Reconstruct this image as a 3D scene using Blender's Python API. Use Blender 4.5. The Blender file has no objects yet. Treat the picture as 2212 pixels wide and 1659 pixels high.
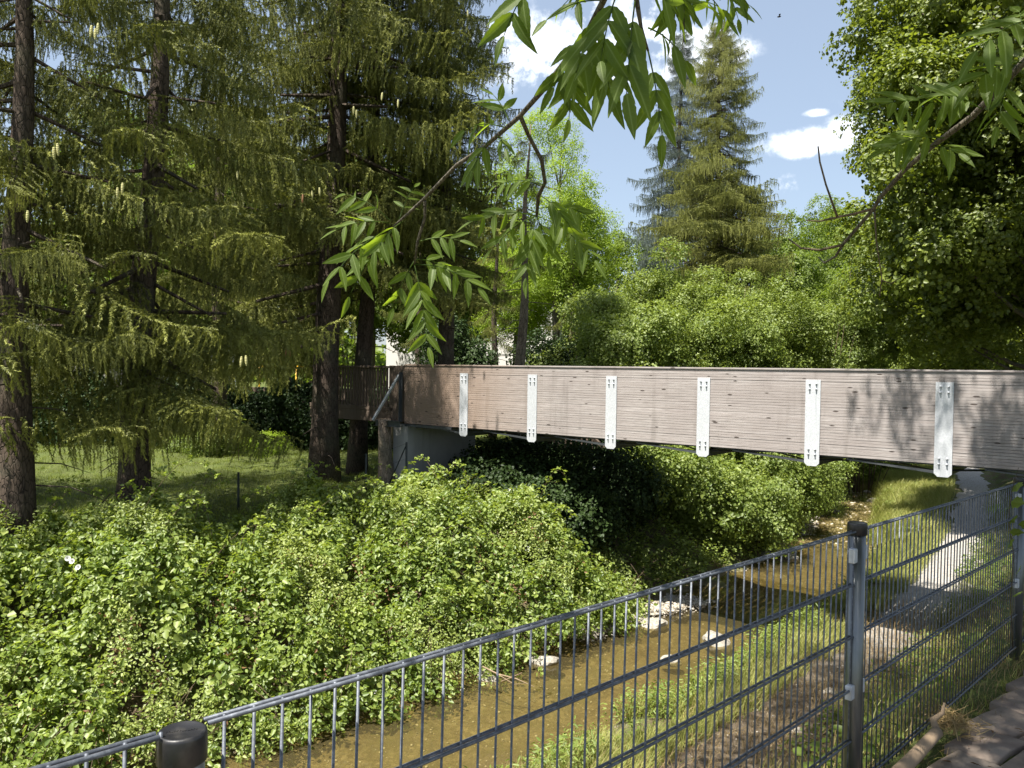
import bpy, math, random
import numpy as np
from mathutils import Vector, Matrix, Euler
SC = bpy.context.scene
COL = SC.collection
R = math.radians
rng = np.random.default_rng(7)
random.seed(7)

# ------------------------------------------------------------------ camera
F = 1725.0                       # focal length in pixels of a 2212 px wide picture
CAM = np.array([0.0, 0.0, 1.62])
_p, _a = math.atan(29.5 / F), 0.0150
_f = np.array([0, math.cos(_p), -math.sin(_p)])
_r0 = np.array([1.0, 0, 0]); _u0 = np.cross(_r0, _f)
_r = _r0 * math.cos(_a) + _u0 * math.sin(_a)
_u = _u0 * math.cos(_a) - _r0 * math.sin(_a)
cd = bpy.data.cameras.new('camera'); cam = bpy.data.objects.new('camera', cd); COL.objects.link(cam)
cam.matrix_world = Matrix(((_r[0], _u[0], -_f[0], CAM[0]), (_r[1], _u[1], -_f[1], CAM[1]), (_r[2], _u[2], -_f[2], CAM[2]), (0, 0, 0, 1)))
cd.sensor_width = 36; cd.lens = F / 2212 * 36; cd.clip_start = 0.05; cd.clip_end = 2000
SC.camera = cam

def ray(x, y):
    return _f + _r * (x - 1106) / F + _u * (829.5 - y) / F
def P(x, y, d):                  # world point seen at (x, y), d metres in front
    return CAM + d * ray(x, y)
def PG(x, y, z):                 # world point seen at (x, y) on the level z
    q = ray(x, y); return CAM + q * (z - CAM[2]) / q[2]

# ------------------------------------------------------------------ sky, sun, exposure
SUN_AZ = np.array([-0.72, -0.69]); SUN_AZ /= np.linalg.norm(SUN_AZ)
SUN_EL = R(63)
SUN = np.array([SUN_AZ[0] * math.cos(SUN_EL), SUN_AZ[1] * math.cos(SUN_EL), math.sin(SUN_EL)])
W = bpy.data.worlds.new('World'); SC.world = W; W.use_nodes = True
nt = W.node_tree; nt.nodes.clear()
class G:                          # small node helper
    def __init__(s, t): s.t = t
    def n(s, typ, **kw):
        nd = s.t.nodes.new(typ)
        for k, v in kw.items():
            if k.startswith('i_'):
                key = k[2:]; key = int(key) if key.isdigit() else key.replace('_', ' ')
                if isinstance(v, bpy.types.NodeSocket): s.t.links.new(v, nd.inputs[key])
                else: nd.inputs[key].default_value = v
            else: setattr(nd, k, v)
        return nd
    def m(s, op, a, b=0.0, c=0.0, clamp=False):
        nd = s.t.nodes.new('ShaderNodeMath'); nd.operation = op; nd.use_clamp = clamp
        for i, v in enumerate((a, b, c)):
            if isinstance(v, bpy.types.NodeSocket): s.t.links.new(v, nd.inputs[i])
            else: nd.inputs[i].default_value = v
        return nd.outputs[0]
    def mix(s, f, a, b):
        nd = s.t.nodes.new('ShaderNodeMix'); nd.data_type = 'RGBA'
        for k, v in ((0, f), (6, a), (7, b)):
            if isinstance(v, bpy.types.NodeSocket): s.t.links.new(v, nd.inputs[k])
            else: nd.inputs[k].default_value = v if k == 0 else (tuple(v) + (1,))[:4]
        return nd.outputs[2]
    def ramp(s, f, lo, hi, a=0.0, b=1.0):
        nd = s.t.nodes.new('ShaderNodeMapRange'); nd.interpolation_type = 'SMOOTHSTEP'
        s.t.links.new(f, nd.inputs[0])
        for i, v in enumerate((lo, hi, a, b)): nd.inputs[i + 1].default_value = v
        return nd.outputs[0]
    def noise(s, vec, scale, detail=4, rough=.5, **kw):
        nd = s.n('ShaderNodeTexNoise', **kw); s.t.links.new(vec, nd.inputs['Vector'])
        nd.inputs['Scale'].default_value = scale; nd.inputs['Detail'].default_value = detail; nd.inputs['Roughness'].default_value = rough
        return nd.outputs[0]
    def l(s, a, b): s.t.links.new(a, b)
g = G(nt)
sky = g.n('ShaderNodeTexSky', sky_type='NISHITA', sun_disc=False)
sky.sun_elevation = SUN_EL; sky.sun_rotation = math.atan2(SUN_AZ[0], SUN_AZ[1]); sky.air_density = 1.0; sky.dust_density = 1.6; sky.ozone_density = 1.0
tc = g.n('ShaderNodeTexCoord').outputs['Generated']
sep = g.n('ShaderNodeSeparateXYZ', i_0=tc)
dn = g.n('ShaderNodeVectorMath', operation='SCALE', i_0=tc); dn.inputs['Scale'].default_value = 1.0
zc = g.m('MAXIMUM', sep.outputs[2], 0.03)
cv = g.n('ShaderNodeCombineXYZ', i_0=g.m('DIVIDE', sep.outputs[0], g.m('ADD', zc, .12)), i_1=g.m('DIVIDE', sep.outputs[1], g.m('ADD', zc, .12)), i_2=0.0)
cn = g.noise(cv.outputs[0], 1.5, 7, .55)
nd3 = g.noise(tc, 16.0, 8, .62)
blobs = None
for (px, py, rx, ry, amt) in ((1180, 110, .085, .042, 1.0), (1330, 60, .10, .06, 1.0), (1480, 110, .06, .04, 1.0), (1775, 306, .062, .015, 1.1), (1835, 288, .03, .02, 1.0), (1768, 243, .018, .005, .62), (1700, 396, .016, .012, .8), (1600, 110, .03, .02, .6),
                            (-2600, 300, .3, .12, .9), (5200, 500, .3, .1, .9)):
    q = ray(px, py); q = q / np.linalg.norm(q)
    az, el = math.atan2(q[0], q[1]), math.asin(q[2])
    da = g.m('DIVIDE', g.m('SUBTRACT', g.m('ARCTAN2', sep.outputs[0], sep.outputs[1]), az), rx)
    de = g.m('DIVIDE', g.m('SUBTRACT', g.m('ARCSINE', sep.outputs[2]), el), ry)
    d2 = g.m('ADD', g.m('MULTIPLY', da, da), g.m('MULTIPLY', de, de))
    b = g.m('MULTIPLY', g.m('EXPONENT', g.m('MULTIPLY', d2, -.8)), amt)
    blobs = b if blobs is None else g.m('MAXIMUM', blobs, b)
cl = g.ramp(g.m('MULTIPLY', blobs, g.m('ADD', .62, g.m('MULTIPLY', g.m('SUBTRACT', nd3, .5), 3.6))), .22, .56)
cl2 = g.ramp(cn, .66, .80)
cmask = g.m('MAXIMUM', cl, g.m('MULTIPLY', cl2, .8), clamp=True)
skyc = g.mix(cmask, sky.outputs[0], (9.5, 9.8, 10.3))
haze = g.mix(.32, skyc, (5.4, 6.2, 7.2))
bg = g.n('ShaderNodeBackground'); g.l(haze, bg.inputs[0]); bg.inputs[1].default_value = 0.068
out = g.n('ShaderNodeOutputWorld'); g.l(bg.outputs[0], out.inputs[0])
sl = bpy.data.lights.new('sun', 'SUN'); so = bpy.data.objects.new('sun', sl); COL.objects.link(so)
sl.energy = 5.0; sl.angle = R(.53); sl.color = (1.0, .95, .86)
so.rotation_euler = Vector(SUN).to_track_quat('Z', 'Y').to_euler(); so.location = (0, 0, 30)
SC.view_settings.view_transform = 'Standard'; SC.view_settings.look = 'None'; SC.view_settings.gamma = 1
SC.view_settings.use_curve_mapping = False
SC.view_settings.exposure = 1.3
SC.cycles.max_bounces = 8; SC.cycles.diffuse_bounces = 1; SC.cycles.glossy_bounces = 3; SC.cycles.transmission_bounces = 4; SC.cycles.transparent_max_bounces = 8

# ------------------------------------------------------------------ materials
MATS = {}
def mat(name):
    m = bpy.data.materials.new(name); m.use_nodes = True; m.node_tree.nodes.clear()
    gg = G(m.node_tree); o = gg.n('ShaderNodeOutputMaterial'); MATS[name] = m
    return m, gg, o
def princ(g, o, col, rough=.6, metal=0.0, bump=None, bs=.3, bd=.01, spec=.5):
    p = g.n('ShaderNodeBsdfPrincipled')
    for k, v in (('Base Color', col), ('Roughness', rough), ('Metallic', metal)):
        if isinstance(v, bpy.types.NodeSocket): g.l(v, p.inputs[k])
        else: p.inputs[k].default_value = (tuple(v) + (1,))[:4] if k == 'Base Color' else v
    p.inputs['Specular IOR Level'].default_value = spec
    if bump is not None:
        b = g.n('ShaderNodeBump'); g.l(bump, b.inputs['Height']); b.inputs['Strength'].default_value = bs; b.inputs['Distance'].default_value = bd
        g.l(b.outputs[0], p.inputs['Normal'])
    g.l(p.outputs[0], o.inputs[0]); return p
def wpos(g): return g.n('ShaderNodeNewGeometry').outputs['Position']

def leaf_mat(name, a, b, tr, transl=.4, gloss=.05, rough=.38, vein=False, wn=.6):
    m, g, o = mat(name)
    at = g.n('ShaderNodeAttribute', attribute_name='tint'); oi = g.n('ShaderNodeObjectInfo')
    nz = g.noise(wpos(g), wn, 2)
    f = g.m('ADD', g.m('MULTIPLY', at.outputs['Fac'], .65), g.m('ADD', g.m('MULTIPLY', oi.outputs['Random'], .2), g.m('MULTIPLY', g.m('SUBTRACT', nz, .4), .5)), clamp=True)
    col = g.mix(f, a, b); trc = g.mix(f, tuple(x * .75 for x in tr), tr)
    if vein:
        tx = g.n('ShaderNodeTexCoord').outputs['Object']; s = g.n('ShaderNodeSeparateXYZ', i_0=tx)
        ay = g.m('ABSOLUTE', s.outputs[1])
        side = g.m('SINE', g.m('MULTIPLY', g.m('SUBTRACT', s.outputs[0], g.m('MULTIPLY', ay, .8)), 6.2832 / .0085))
        vn = g.m('MAXIMUM', g.ramp(ay, .0006, .0018, 1, 0), g.m('MULTIPLY', g.ramp(side, .93, .99), .3))
        col = g.mix(g.m('MULTIPLY', vn, .7), col, (.22, .28, .10))
    d = g.n('ShaderNodeBsdfDiffuse'); g.l(col, d.inputs[0])
    t = g.n('ShaderNodeBsdfTranslucent'); g.l(trc, t.inputs[0])
    mx = g.n('ShaderNodeMixShader'); mx.inputs[0].default_value = transl; g.l(d.outputs[0], mx.inputs[1]); g.l(t.outputs[0], mx.inputs[2])
    gl = g.n('ShaderNodeBsdfGlossy'); gl.inputs['Roughness'].default_value = rough; gl.inputs[0].default_value = (1, 1, 1, 1)
    m2 = g.n('ShaderNodeMixShader'); m2.inputs[0].default_value = gloss; g.l(mx.outputs[0], m2.inputs[1]); g.l(gl.outputs[0], m2.inputs[2])
    g.l(m2.outputs[0], o.inputs[0]); return m
leaf_mat('spruce_needle', (.036, .050, .013), (.40, .415, .100), (.30, .32, .04), .20, .02, .55)
leaf_mat('blue_needle', (.07, .095, .07), (.22, .26, .22), (.10, .14, .10), .2, .02, .5)
leaf_mat('bramble_leaf', (.080, .140, .016), (.34, .41, .085), (.44, .56, .05), .40, .035, .50)
leaf_mat('clematis_leaf', (.13, .19, .03), (.42, .47, .13), (.48, .58, .08), .38, .035, .50)
leaf_mat('maple_leaf', (.045, .080, .012), (.25, .30, .052), (.34, .42, .03), .38, .03, .48)
leaf_mat('hazel_leaf', (.080, .130, .020), (.30, .36, .085), (.38, .48, .06), .38, .025, .5)
leaf_mat('robinia_leaf', (.15, .23, .02), (.32, .42, .04), (.45, .62, .04), .45, .02, .5)
leaf_mat('wood_leaf', (.065, .105, .016), (.20, .26, .045), (.28, .40, .03), .42, .02, .5)
leaf_mat('ivy_and_shade_leaf', (.018, .038, .010), (.050, .080, .022), (.05, .08, .02), .2, .015, .5)
leaf_mat('ash_leaf', (.028, .055, .012), (.105, .150, .022), (.38, .54, .03), .45, .012, .50, vein=True, wn=2)
leaf_mat('ash_crown_leaf', (.045, .085, .020), (.10, .15, .035), (.15, .25, .03), .35, .02, .50)
leaf_mat('grass_blade', (.120, .165, .022), (.50, .47, .16), (.36, .40, .07), .35, .02, .5, wn=.9)
leaf_mat('lawn_blade', (.07, .10, .014), (.27, .31, .05), (.28, .34, .04), .35, .02, .5, wn=.5)
leaf_mat('dry_blade', (.16, .10, .04), (.40, .30, .14), (.25, .18, .07), .2, .02, .5, wn=5)
leaf_mat('flower_petal', (.70, .70, .66), (.85, .85, .80), (.6, .6, .55), .3, .02, .5)
leaf_mat('dry_leaf', (.09, .045, .02), (.22, .12, .05), (.15, .08, .03), .2, .02, .5)

def bark(name, a, b, sc=9, bs=.8):
    m, g, o = mat(name)
    mp = g.n('ShaderNodeMapping'); g.l(wpos(g), mp.inputs[0]); mp.inputs['Scale'].default_value = (1, 1, .35)
    v = g.n('ShaderNodeTexVoronoi', feature='DISTANCE_TO_EDGE'); g.l(mp.outputs[0], v.inputs['Vector']); v.inputs['Scale'].default_value = sc * 2.4
    n = g.noise(mp.outputs[0], sc, 6, .65); n2 = g.noise(wpos(g), 1.6, 3)
    f = g.m('ADD', g.m('MULTIPLY', n, .9), g.m('MULTIPLY', g.ramp(v.outputs[0], 0, .12), .25))
    col = g.mix(g.ramp(f, .35, .85), a, b); col = g.mix(g.ramp(n2, .45, .7, 0, .35), col, (.10, .11, .07))
    princ(g, o, col, .9, 0, f, bs, .03, .2); return m
bark('spruce_bark', (.030, .022, .017), (.105, .078, .060))
bark('pale_bark', (.09, .070, .052), (.30, .24, .18))
bark('ash_bark', (.05, .042, .032), (.15, .13, .10), 30, .5)
bark('twig_bark', (.05, .035, .022), (.16, .115, .075), 40, .4)

m, g, o = mat('glulam')           # weathered spruce laminations, local x along the beam
tx = g.n('ShaderNodeTexCoord').outputs['Object']; oi = g.n('ShaderNodeObjectInfo')
mp = g.n('ShaderNodeMapping'); g.l(tx, mp.inputs[0]); mp.inputs['Scale'].default_value = (1.4, 1, 55)
cmb = g.n('ShaderNodeCombineXYZ', i_0=g.m('MULTIPLY', oi.outputs['Random'], 37.0)); ad = g.n('ShaderNodeVectorMath', operation='ADD', i_0=mp.outputs[0], i_1=cmb.outputs[0])
gr = g.noise(ad.outputs[0], 2.3, 8, .68); gr2 = g.noise(ad.outputs[0], .7, 3); st = g.noise(tx, 1.3, 4, .6)
mpf = g.n('ShaderNodeMapping'); g.l(tx, mpf.inputs[0]); mpf.inputs['Scale'].default_value = (3.5, 1, 120); fine = g.noise(mpf.outputs[0], 3.0, 4, .7)
base = g.mix(g.ramp(gr, .28, .66), (.185, .165, .158), (.47, .435, .42))
base = g.mix(g.m('MULTIPLY', g.ramp(fine, .62, .72), .55), base, (.56, .535, .525))
base = g.mix(g.m('MULTIPLY', g.ramp(fine, .40, .30), .6), base, (.09, .075, .07))
base = g.mix(g.m('MULTIPLY', g.ramp(gr2, .40, .62), .40), base, (.27, .228, .215))
base = g.mix(g.ramp(st, .42, .66, 0, .40), base, (.27, .235, .225))
base = g.mix(g.m('MULTIPLY', oi.outputs['Random'], .38), base, (.255, .225, .21))
mdr = g.n('ShaderNodeMapping'); g.l(tx, mdr.inputs[0]); mdr.inputs['Scale'].default_value = (3.2, 1, .35); drip = g.noise(mdr.outputs[0], 1.6, 5, .6)
base = g.mix(g.ramp(drip, .50, .72, 0, .42), base, (.17, .150, .138))
sx = g.n('ShaderNodeSeparateXYZ', i_0=tx)
brown = g.ramp(sx.outputs[0], 2.6, -1.0, 0, .8)       # less weathered, browner wood at the sheltered end
base = g.mix(brown, base, g.mix(gr, (.19, .125, .085), (.36, .25, .17)))
kv = g.n('ShaderNodeMapping'); g.l(tx, kv.inputs[0]); kv.inputs['Scale'].default_value = (3.2, 1, 11)
vo = g.n('ShaderNodeTexVoronoi'); g.l(kv.outputs[0], vo.inputs['Vector']); vo.inputs['Scale'].default_value = 1.0; vo.inputs['Randomness'].default_value = 1
ksep = g.n('ShaderNodeSeparateColor'); g.l(vo.outputs['Color'], ksep.inputs[0])
kn = g.m('MULTIPLY', g.ramp(g.m('ADD', vo.outputs['Distance'], g.m('MULTIPLY', g.m('SUBTRACT', fine, .5), .10)), .10, .17, 1, 0), g.ramp(ksep.outputs[0], .25, .32))
base = g.mix(g.m('MULTIPLY', kn, .88), base, (.045, .033, .028))
princ(g, o, base, .82, 0, g.m('SUBTRACT', gr, g.m('MULTIPLY', kn, .5)), .5, .006, .25)

m, g, o = mat('old_board')
tx = g.n('ShaderNodeTexCoord').outputs['Object']; mp = g.n('ShaderNodeMapping'); g.l(tx, mp.inputs[0]); mp.inputs['Scale'].default_value = (20, 20, 2)
gr = g.noise(mp.outputs[0], 2, 6, .6); princ(g, o, g.mix(gr, (.07, .05, .038), (.20, .155, .12)), .85, 0, gr, .4, .005, .2)

m, g, o = mat('galvanised')
tx = wpos(g); n = g.noise(tx, 6, 5, .7); v = g.n('ShaderNodeTexVoronoi'); g.l(tx, v.inputs['Vector']); v.inputs['Scale'].default_value = 45
mpx = g.n('ShaderNodeMapping'); g.l(tx, mpx.inputs[0]); mpx.inputs['Scale'].default_value = (22, 22, 1.2); sn = g.noise(mpx.outputs[0], 1, 4)
col = g.mix(g.m('ADD', g.m('MULTIPLY', n, .5), g.m('MULTIPLY', v.outputs['Distance'], .6)), (.40, .42, .45), (.64, .66, .69)); col = g.mix(g.ramp(sn, .55, .75, 0, .45), col, (.36, .38, .41))
princ(g, o, col, .52, .25, n, .1, .004)
m, g, o = mat('post_steel')
tx = g.n('ShaderNodeTexCoord').outputs['Object']; mp = g.n('ShaderNodeMapping'); g.l(tx, mp.inputs[0]); mp.inputs['Scale'].default_value = (40, 40, 1.5); n = g.noise(mp.outputs[0], 1.5, 5)
n2 = g.noise(tx, 30, 4)
princ(g, o, g.mix(n, (.11, .12, .125), (.21, .22, .22)), g.m('ADD', .24, g.m('MULTIPLY', n2, .22)), .85, n2, .06, .002)
m, g, o = mat('wire_steel')
n = g.noise(wpos(g), 55, 4, .7); n2 = g.noise(wpos(g), 5, 2)
princ(g, o, g.mix(g.ramp(n, .4, .8), (.085, .095, .115), (.22, .24, .275)), .5, .35, n, .2, .002)
m, g, o = mat('dark_steel')
n = g.noise(wpos(g), 8, 4); princ(g, o, g.mix(n, (.05, .055, .06), (.11, .12, .13)), .5, .5, n, .1, .004)
m, g, o = mat('black_plastic')
n = g.noise(wpos(g), 180, 4, .6); n2 = g.noise(wpos(g), 40, 3)
princ(g, o, g.mix(g.ramp(n2, .45, .75), (.012, .012, .014), (.035, .033, .032)), g.m('ADD', .34, g.m('MULTIPLY', n, .2)), 0, n, .25, .001)
m, g, o = mat('concrete')
tx = wpos(g); n = g.noise(tx, 3, 6, .6); n2 = g.noise(tx, 40, 3); mp = g.n('ShaderNodeMapping'); g.l(tx, mp.inputs[0]); mp.inputs['Scale'].default_value = (6, 6, .5); n3 = g.noise(mp.outputs[0], 1, 4)
col = g.mix(n, (.30, .30, .29), (.46, .455, .44)); col = g.mix(g.ramp(n3, .5, .75, 0, .5), col, (.20, .20, .185)); princ(g, o, col, .85, 0, n2, .2, .004, .25)
m, g, o = mat('paving')
oi = g.n('ShaderNodeObjectInfo'); tx = wpos(g); n = g.noise(tx, 5, 6, .65); n2 = g.noise(tx, 60, 4, .7)
a = g.mix(oi.outputs['Random'], (.150, .110, .090), (.22, .18, .145)); col = g.mix(g.ramp(n, .3, .75), a, (.26, .215, .175)); col = g.mix(g.ramp(n2, .35, .2, 0, .7), col, (.10, .08, .065))
princ(g, o, col, .88, 0, g.m('ADD', n, g.m('MULTIPLY', n2, .4)), .5, .01, .25)
m, g, o = mat('stone')
oi = g.n('ShaderNodeObjectInfo'); tx = g.n('ShaderNodeTexCoord').outputs['Object']; n = g.noise(tx, 5, 7, .65); n2 = g.noise(tx, 30, 4)
col = g.mix(g.ramp(n, .3, .7), (.17, .15, .12), (.44, .41, .35)); col = g.mix(g.m('MULTIPLY', oi.outputs['Random'], .3), col, (.30, .28, .25)); princ(g, o, col, .85, 0, g.m('ADD', n, g.m('MULTIPLY', n2, .3)), .6, .02, .3)
m, g, o = mat('pebble')
at = g.n('ShaderNodeAttribute', attribute_name='tint'); n = g.noise(wpos(g), 25, 3)
col = g.mix(at.outputs['Fac'], (.19, .16, .12), (.55, .52, .46)); col = g.mix(g.m('MULTIPLY', n, .4), col, (.34, .27, .17)); princ(g, o, col, .8, spec=.3)
m, g, o = mat('gravel')
tx = wpos(g); v = g.n('ShaderNodeTexVoronoi'); g.l(tx, v.inputs['Vector']); v.inputs['Scale'].default_value = 34; n = g.noise(tx, 1.3, 5, .6)
hs = g.n('ShaderNodeSeparateColor'); g.l(v.outputs['Color'], hs.inputs[0])
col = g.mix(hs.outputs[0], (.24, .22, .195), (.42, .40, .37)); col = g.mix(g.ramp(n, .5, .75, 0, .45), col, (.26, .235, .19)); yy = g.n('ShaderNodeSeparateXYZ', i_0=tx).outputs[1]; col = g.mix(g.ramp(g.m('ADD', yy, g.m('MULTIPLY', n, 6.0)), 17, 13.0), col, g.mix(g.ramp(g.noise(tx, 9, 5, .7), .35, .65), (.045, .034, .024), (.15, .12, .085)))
princ(g, o, col, .92, 0, g.m('SUBTRACT', 1.0, v.outputs['Distance']), .6, .012, .2)
m, g, o = mat('soil')
tx = wpos(g); n = g.noise(tx, 2.2, 7, .7); n2 = g.noise(tx, 30, 5, .7); n3 = g.noise(tx, .35, 3)
col = g.mix(g.ramp(n2, .3, .7), (.055, .040, .026), (.17, .13, .085)); col = g.mix(g.ramp(n, .42, .58, 0, .85), col, g.mix(n2, (.045, .075, .015), (.13, .17, .04)))
geo = g.n('ShaderNodeSeparateXYZ', i_0=tx); col = g.mix(g.ramp(geo.outputs[2], -1.35, -1.05, 0, .85), col, g.mix(n2, (.040, .055, .014), (.12, .15, .04))); bed = g.ramp(geo.outputs[2], -2.80, -2.93)       # river bed below the waterline: gold-brown pebbles
mpb = g.n('ShaderNodeMapping'); g.l(tx, mpb.inputs[0]); mpb.inputs['Scale'].default_value = (1, 1, .2)
v = g.n('ShaderNodeTexVoronoi'); g.l(mpb.outputs[0], v.inputs['Vector']); v.inputs['Scale'].default_value = 13; hs = g.n('ShaderNodeSeparateColor'); g.l(v.outputs['Color'], hs.inputs[0])
v2 = g.n('ShaderNodeTexVoronoi'); g.l(mpb.outputs[0], v2.inputs['Vector']); v2.inputs['Scale'].default_value = 31; hs2 = g.n('ShaderNodeSeparateColor'); g.l(v2.outputs['Color'], hs2.inputs[0])
pc = g.mix(g.m('ADD', g.m('MULTIPLY', g.m('POWER', hs.outputs[0], 3.0), .6), g.m('MULTIPLY', g.m('POWER', hs2.outputs[0], 2.0), .5)), (.125, .100, .052), (.30, .25, .155))
pc = g.mix(g.ramp(g.noise(tx, 1.1, 4), .42, .66, 0, .75), pc, (.115, .098, .046)); pc = g.mix(g.ramp(g.noise(tx, .7, 3), .55, .7, 0, .5), pc, (.23, .195, .105))
col = g.mix(bed, col, pc); princ(g, o, col, .95, 0, g.m('ADD', n2, g.m('MULTIPLY', n, .5)), .8, .03, .15)
m, g, o = mat('water')
tx = wpos(g); mp = g.n('ShaderNodeMapping'); g.l(tx, mp.inputs[0]); mp.inputs['Rotation'].default_value = (0, 0, R(-45)); mp.inputs['Scale'].default_value = (1.6, .7, 1)
n = g.noise(mp.outputs[0], 5, 4, .55); far = g.ramp(g.n('ShaderNodeSeparateXYZ', i_0=tx).outputs[1], 18, 24, .25, 1.0)
b = g.n('ShaderNodeBump'); g.l(g.m('MULTIPLY', n, far), b.inputs['Height']); b.inputs['Strength'].default_value = .6; b.inputs['Distance'].default_value = .03
fr = g.n('ShaderNodeFresnel'); fr.inputs[0].default_value = 1.33; g.l(b.outputs[0], fr.inputs['Normal'])
tr = g.n('ShaderNodeBsdfTransparent'); tr.inputs[0].default_value = (.84, .79, .56, 1)
df = g.n('ShaderNodeBsdfDiffuse'); df.inputs[0].default_value = (.155, .125, .060, 1)
mt = g.n('ShaderNodeMixShader'); mt.inputs[0].default_value = .24; g.l(tr.outputs[0], mt.inputs[1]); g.l(df.outputs[0], mt.inputs[2])
gl = g.n('ShaderNodeBsdfGlossy'); gl.inputs['Roughness'].default_value = .06; g.l(b.outputs[0], gl.inputs['Normal'])
mx = g.n('ShaderNodeMixShader'); g.l(fr.outputs[0], mx.inputs[0]); g.l(mt.outputs[0], mx.inputs[1]); g.l(gl.outputs[0], mx.inputs[2]); g.l(mx.outputs[0], o.inputs[0])
def flat(name, col, rough=.7, metal=0, var=.25):
    m, g, o = mat(name); n = g.noise(wpos(g), 4, 4)
    princ(g, o, g.mix(n, tuple(c * (1 - var) for c in col), tuple(min(1, c * (1 + var)) for c in col)), rough, metal, n, .1, .01)
flat('white_render', (.74, .72, .68), .9, 0, .06); flat('roof_tile', (.22, .09, .06)); flat('window_glass', (.04, .05, .06), .1); flat('yellow_paint', (.75, .42, .02), .4, 0, .1)
flat('cone_green', (.42, .40, .16), .6); flat('cone_brown', (.30, .15, .065), .7); flat('insect_black', (.01, .01, .01), .4); flat('brick_wall', (.16, .12, .08), .9); flat('log_wood', (.25, .18, .115), .85, 0, .5); flat('green_post', (.012, .02, .015), .5)

# ------------------------------------------------------------------ object helpers
def tag(o, label=None, cat=None, group=None, kind=None):
    for k, v in (('label', label), ('category', cat), ('group', group), ('kind', kind)):
        if v: o[k] = v
    return o
def root(name, loc, label, cat, group=None, rz=0.0):
    o = bpy.data.objects.new(name, None); COL.objects.link(o); o.location = Vector([float(c) for c in loc]); o.rotation_euler.z = rz; o.empty_display_size = .2
    return tag(o, label, cat, group)
class MB:                                   # mesh builder
    def __init__(s): s.v = []; s.f = []
    def add(s, v, f):
        k = len(s.v); s.v += [tuple(float(c) for c in p) for p in v]; s.f += [tuple(i + k for i in q) for q in f]; return s
    def box(s, c, d, rz=0.0, bev=0.0):
        cx, cy, cz = c; x, y, z = d[0] / 2, d[1] / 2, d[2] / 2; ca, sa = math.cos(rz), math.sin(rz)
        if bev <= 0:
            pts = [(a * x, b * y, e * z) for e in (-1, 1) for a, b in ((-1, -1), (1, -1), (1, 1), (-1, 1))]
            fs = [(3, 2, 1, 0), (4, 5, 6, 7), (0, 1, 5, 4), (1, 2, 6, 5), (2, 3, 7, 6), (3, 0, 4, 7)]
        else:
            b_ = bev; pts = []
            for (zz, ins) in ((-z, b_), (-z + b_, 0), (z - b_, 0), (z, b_)):
                pts += [(a * (x - ins), b * (y - ins), zz) for a, b in ((-1, -1), (1, -1), (1, 1), (-1, 1))]
            fs = [(3, 2, 1, 0), (12, 13, 14, 15)]
            for k in range(3):
                for i in range(4): j = (i + 1) % 4; fs.append((k * 4 + i, k * 4 + j, k * 4 + 4 + j, k * 4 + 4 + i))
        return s.add([(cx + p[0] * ca - p[1] * sa, cy + p[0] * sa + p[1] * ca, cz + p[2]) for p in pts], fs)
    def tube(s, pts, rad, n=8, cap=True, wob=0.0):
        pts = [Vector([float(c) for c in p]) for p in pts]; m_ = len(pts)
        if not hasattr(rad, '__len__'): rad = [rad] * m_
        V = []; up = None
        for i, p in enumerate(pts):
            d = (pts[min(i + 1, m_ - 1)] - pts[max(i - 1, 0)]).normalized()
            if up is None: up = d.orthogonal().normalized()
            up = (up - d * up.dot(d)).normalized(); w = d.cross(up)
            for k in range(n):
                a = 2 * math.pi * k / n; r_ = rad[i] * (1 + wob * (random.random() - .5))
                V.append(p + (up * math.cos(a) + w * math.sin(a)) * r_)
        Fq = [(i * n + k, i * n + (k + 1) % n, (i + 1) * n + (k + 1) % n, (i + 1) * n + k) for i in range(m_ - 1) for k in range(n)]
        if cap: Fq += [tuple(range(n - 1, -1, -1)), tuple((m_ - 1) * n + k for k in range(n))]
        return s.add(V, Fq)
    def lathe(s, prof, n=24, c=(0, 0, 0)):
        V = [(c[0] + r_ * math.cos(2 * math.pi * k / n), c[1] + r_ * math.sin(2 * math.pi * k / n), c[2] + z) for r_, z in prof for k in range(n)]
        Fq = [(i * n + k, i * n + (k + 1) % n, (i + 1) * n + (k + 1) % n, (i + 1) * n + k) for i in range(len(prof) - 1) for k in range(n)]
        Fq += [tuple(range(n - 1, -1, -1)), tuple((len(prof) - 1) * n + k for k in range(n))]
        return s.add(V, Fq)
    def mesh(s, name, m, smooth=False, off=None):
        me = bpy.data.meshes.new(name); v = s.v
        if off is not None: v = [(a - off[0], b - off[1], c - off[2]) for a, b, c in v]
        me.from_pydata(v, [], s.f); me.materials.append(MATS[m])
        if smooth: me.polygons.foreach_set('use_smooth', [True] * len(me.polygons))
        me.update(); return me
def ob(name, me, parent=None, loc=(0, 0, 0), rot=(0, 0, 0), scl=1.0, **tags):
    o = bpy.data.objects.new(name, me); COL.objects.link(o)
    if parent is not None: o.parent = parent
    o.location = Vector([float(c) for c in loc]); o.rotation_euler = rot; o.scale = (scl,) * 3 if not hasattr(scl, '__len__') else scl
    return tag(o, **tags) if tags else o
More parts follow.
